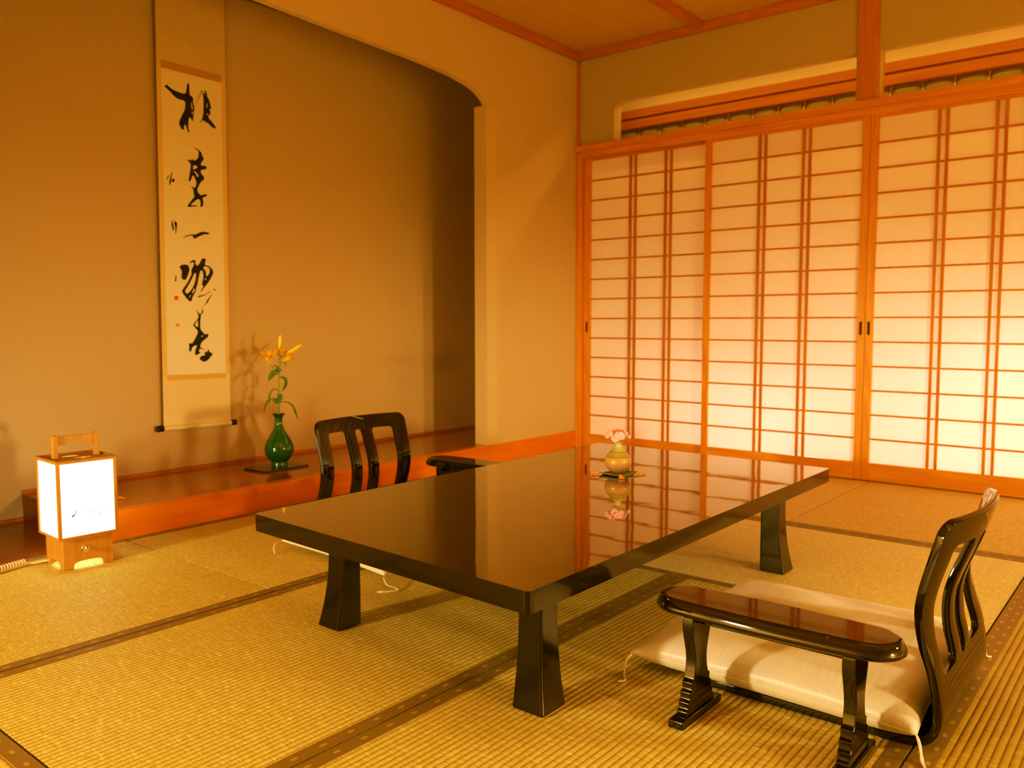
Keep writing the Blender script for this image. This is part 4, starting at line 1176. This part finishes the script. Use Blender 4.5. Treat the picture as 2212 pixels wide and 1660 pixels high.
# ================================================================== LIGHT
def point(name, loc, power, col, r=.12, shade=None):
    l = bpy.data.lights.new(name, 'POINT'); l.energy = power; l.color = col; l.shadow_soft_size = r
    if shade:      # added falloff, no cap is built: dims upward light to darken upper walls
        l.use_nodes = True; nt = l.node_tree; N = NT(nt); e = nt.nodes['Emission']
        t = N.n('TexCoord'); s = N.n('SeparateXYZ'); N.l(t.outputs['Normal'], s.inputs[0])
        mr = N.n('MapRange', interpolation_type='SMOOTHSTEP'); N.l(s.outputs['Z'], mr.inputs[0])
        mr.inputs[1].default_value = shade[0]; mr.inputs[2].default_value = shade[1]; mr.inputs[3].default_value = 1; mr.inputs[4].default_value = shade[2]
        N.l(mr.outputs[0], e.inputs[1])
    o = bpy.data.objects.new(name, l); COL.objects.link(o); o.location = loc; return o
def area(name, loc, rot, size, power, col, sy=None):
    l = bpy.data.lights.new(name, 'AREA'); l.energy = power; l.color = col; l.size = size
    if sy: l.shape = 'RECTANGLE'; l.size_y = sy
    o = bpy.data.objects.new(name, l); COL.objects.link(o); o.location = loc; o.rotation_euler = rot; return o
WARM = (1.0, .68, .35); WHITE = (1.0, .72, .42)
point('lamp_left', (-6.3, -.78, .95), 400, WARM, .12, (-.12, .12, .05))
point('lamp_right', (-1.8, -4.7, 1.0), 120, WARM, .12, (-.08, .13, .04))
point('lamp_rear', (-3.1, -6.1, .65), 370, (1.0, .64, .31), .13, (-.05, .165, .04))
area('ceiling_fill', (-3.2, -2.9, 2.33), (0, 0, 0), 1.2, 4, (1, .64, .30))  # added weak fill imitating light bounced round the room, not a fixture
point('lantern_bulb', (-3.128, -.173, .20), 1.3, WHITE, .03)
point('veranda_lamp', (.62, -3.0, .35), 145, (1, .76, .62), .12, (.05, .75, .06))
point('veranda_lamp_far', (.70, -1.2, .25), 36, (1, .73, .57), .12, (.05, .75, .06))
area('veranda_lamp_top', (.50, -1.9, 2.43), (0, 0, 0), .12, 17, (1, .58, .18), 4.2)
w = bpy.data.worlds.new('world'); SC.world = w; w.use_nodes = True
w.node_tree.nodes['Background'].inputs[0].default_value = (1, .55, .2, 1); w.node_tree.nodes['Background'].inputs[1].default_value = .0

# ================================================================== CAMERA
cam = bpy.data.cameras.new('camera'); co = bpy.data.objects.new('camera', cam); COL.objects.link(co)
yaw, pitch, roll, fpx = radians(50.848), radians(-4.269), radians(-.041), 1795.9
f_ = Vector((sin(yaw) * cos(pitch), cos(yaw) * cos(pitch), sin(pitch))); r_ = Vector((cos(yaw), -sin(yaw), 0)); u_ = r_.cross(f_)
r2 = r_ * cos(roll) + u_ * sin(roll); u2 = -r_ * sin(roll) + u_ * cos(roll)
co.matrix_world = Matrix(((r2.x, u2.x, -f_.x, -4.322), (r2.y, u2.y, -f_.y, -2.993), (r2.z, u2.z, -f_.z, .792), (0, 0, 0, 1)))
cam.sensor_fit = 'HORIZONTAL'; cam.sensor_width = 36; cam.lens = fpx / 2212 * 36
cam.clip_start = .02
cam.dof.use_dof = True; cam.dof.focus_distance = 1.75; cam.dof.aperture_fstop = 5.6
SC.camera = co
SC.view_settings.view_transform = 'Standard'; SC.view_settings.look = 'None'
SC.view_settings.exposure = 0.16; SC.view_settings.gamma = 1.0
SC.view_settings.use_curve_mapping = True      # the photograph's warm grade: blue falls away in the shadows
cm = SC.view_settings.curve_mapping
cb = cm.curves[2]; cb.points.new(.02, .005); cb.points.new(.07, .045); cb.points.new(.2, .2)
cc = cm.curves[3]; cc.points.new(.06, .045); cc.points.new(.45, .50)
cm.update()
SC.cycles.max_bounces = 8; SC.cycles.diffuse_bounces = 5; SC.cycles.glossy_bounces = 4; SC.cycles.sample_clamp_indirect = 4
SC.cycles.use_denoising = True
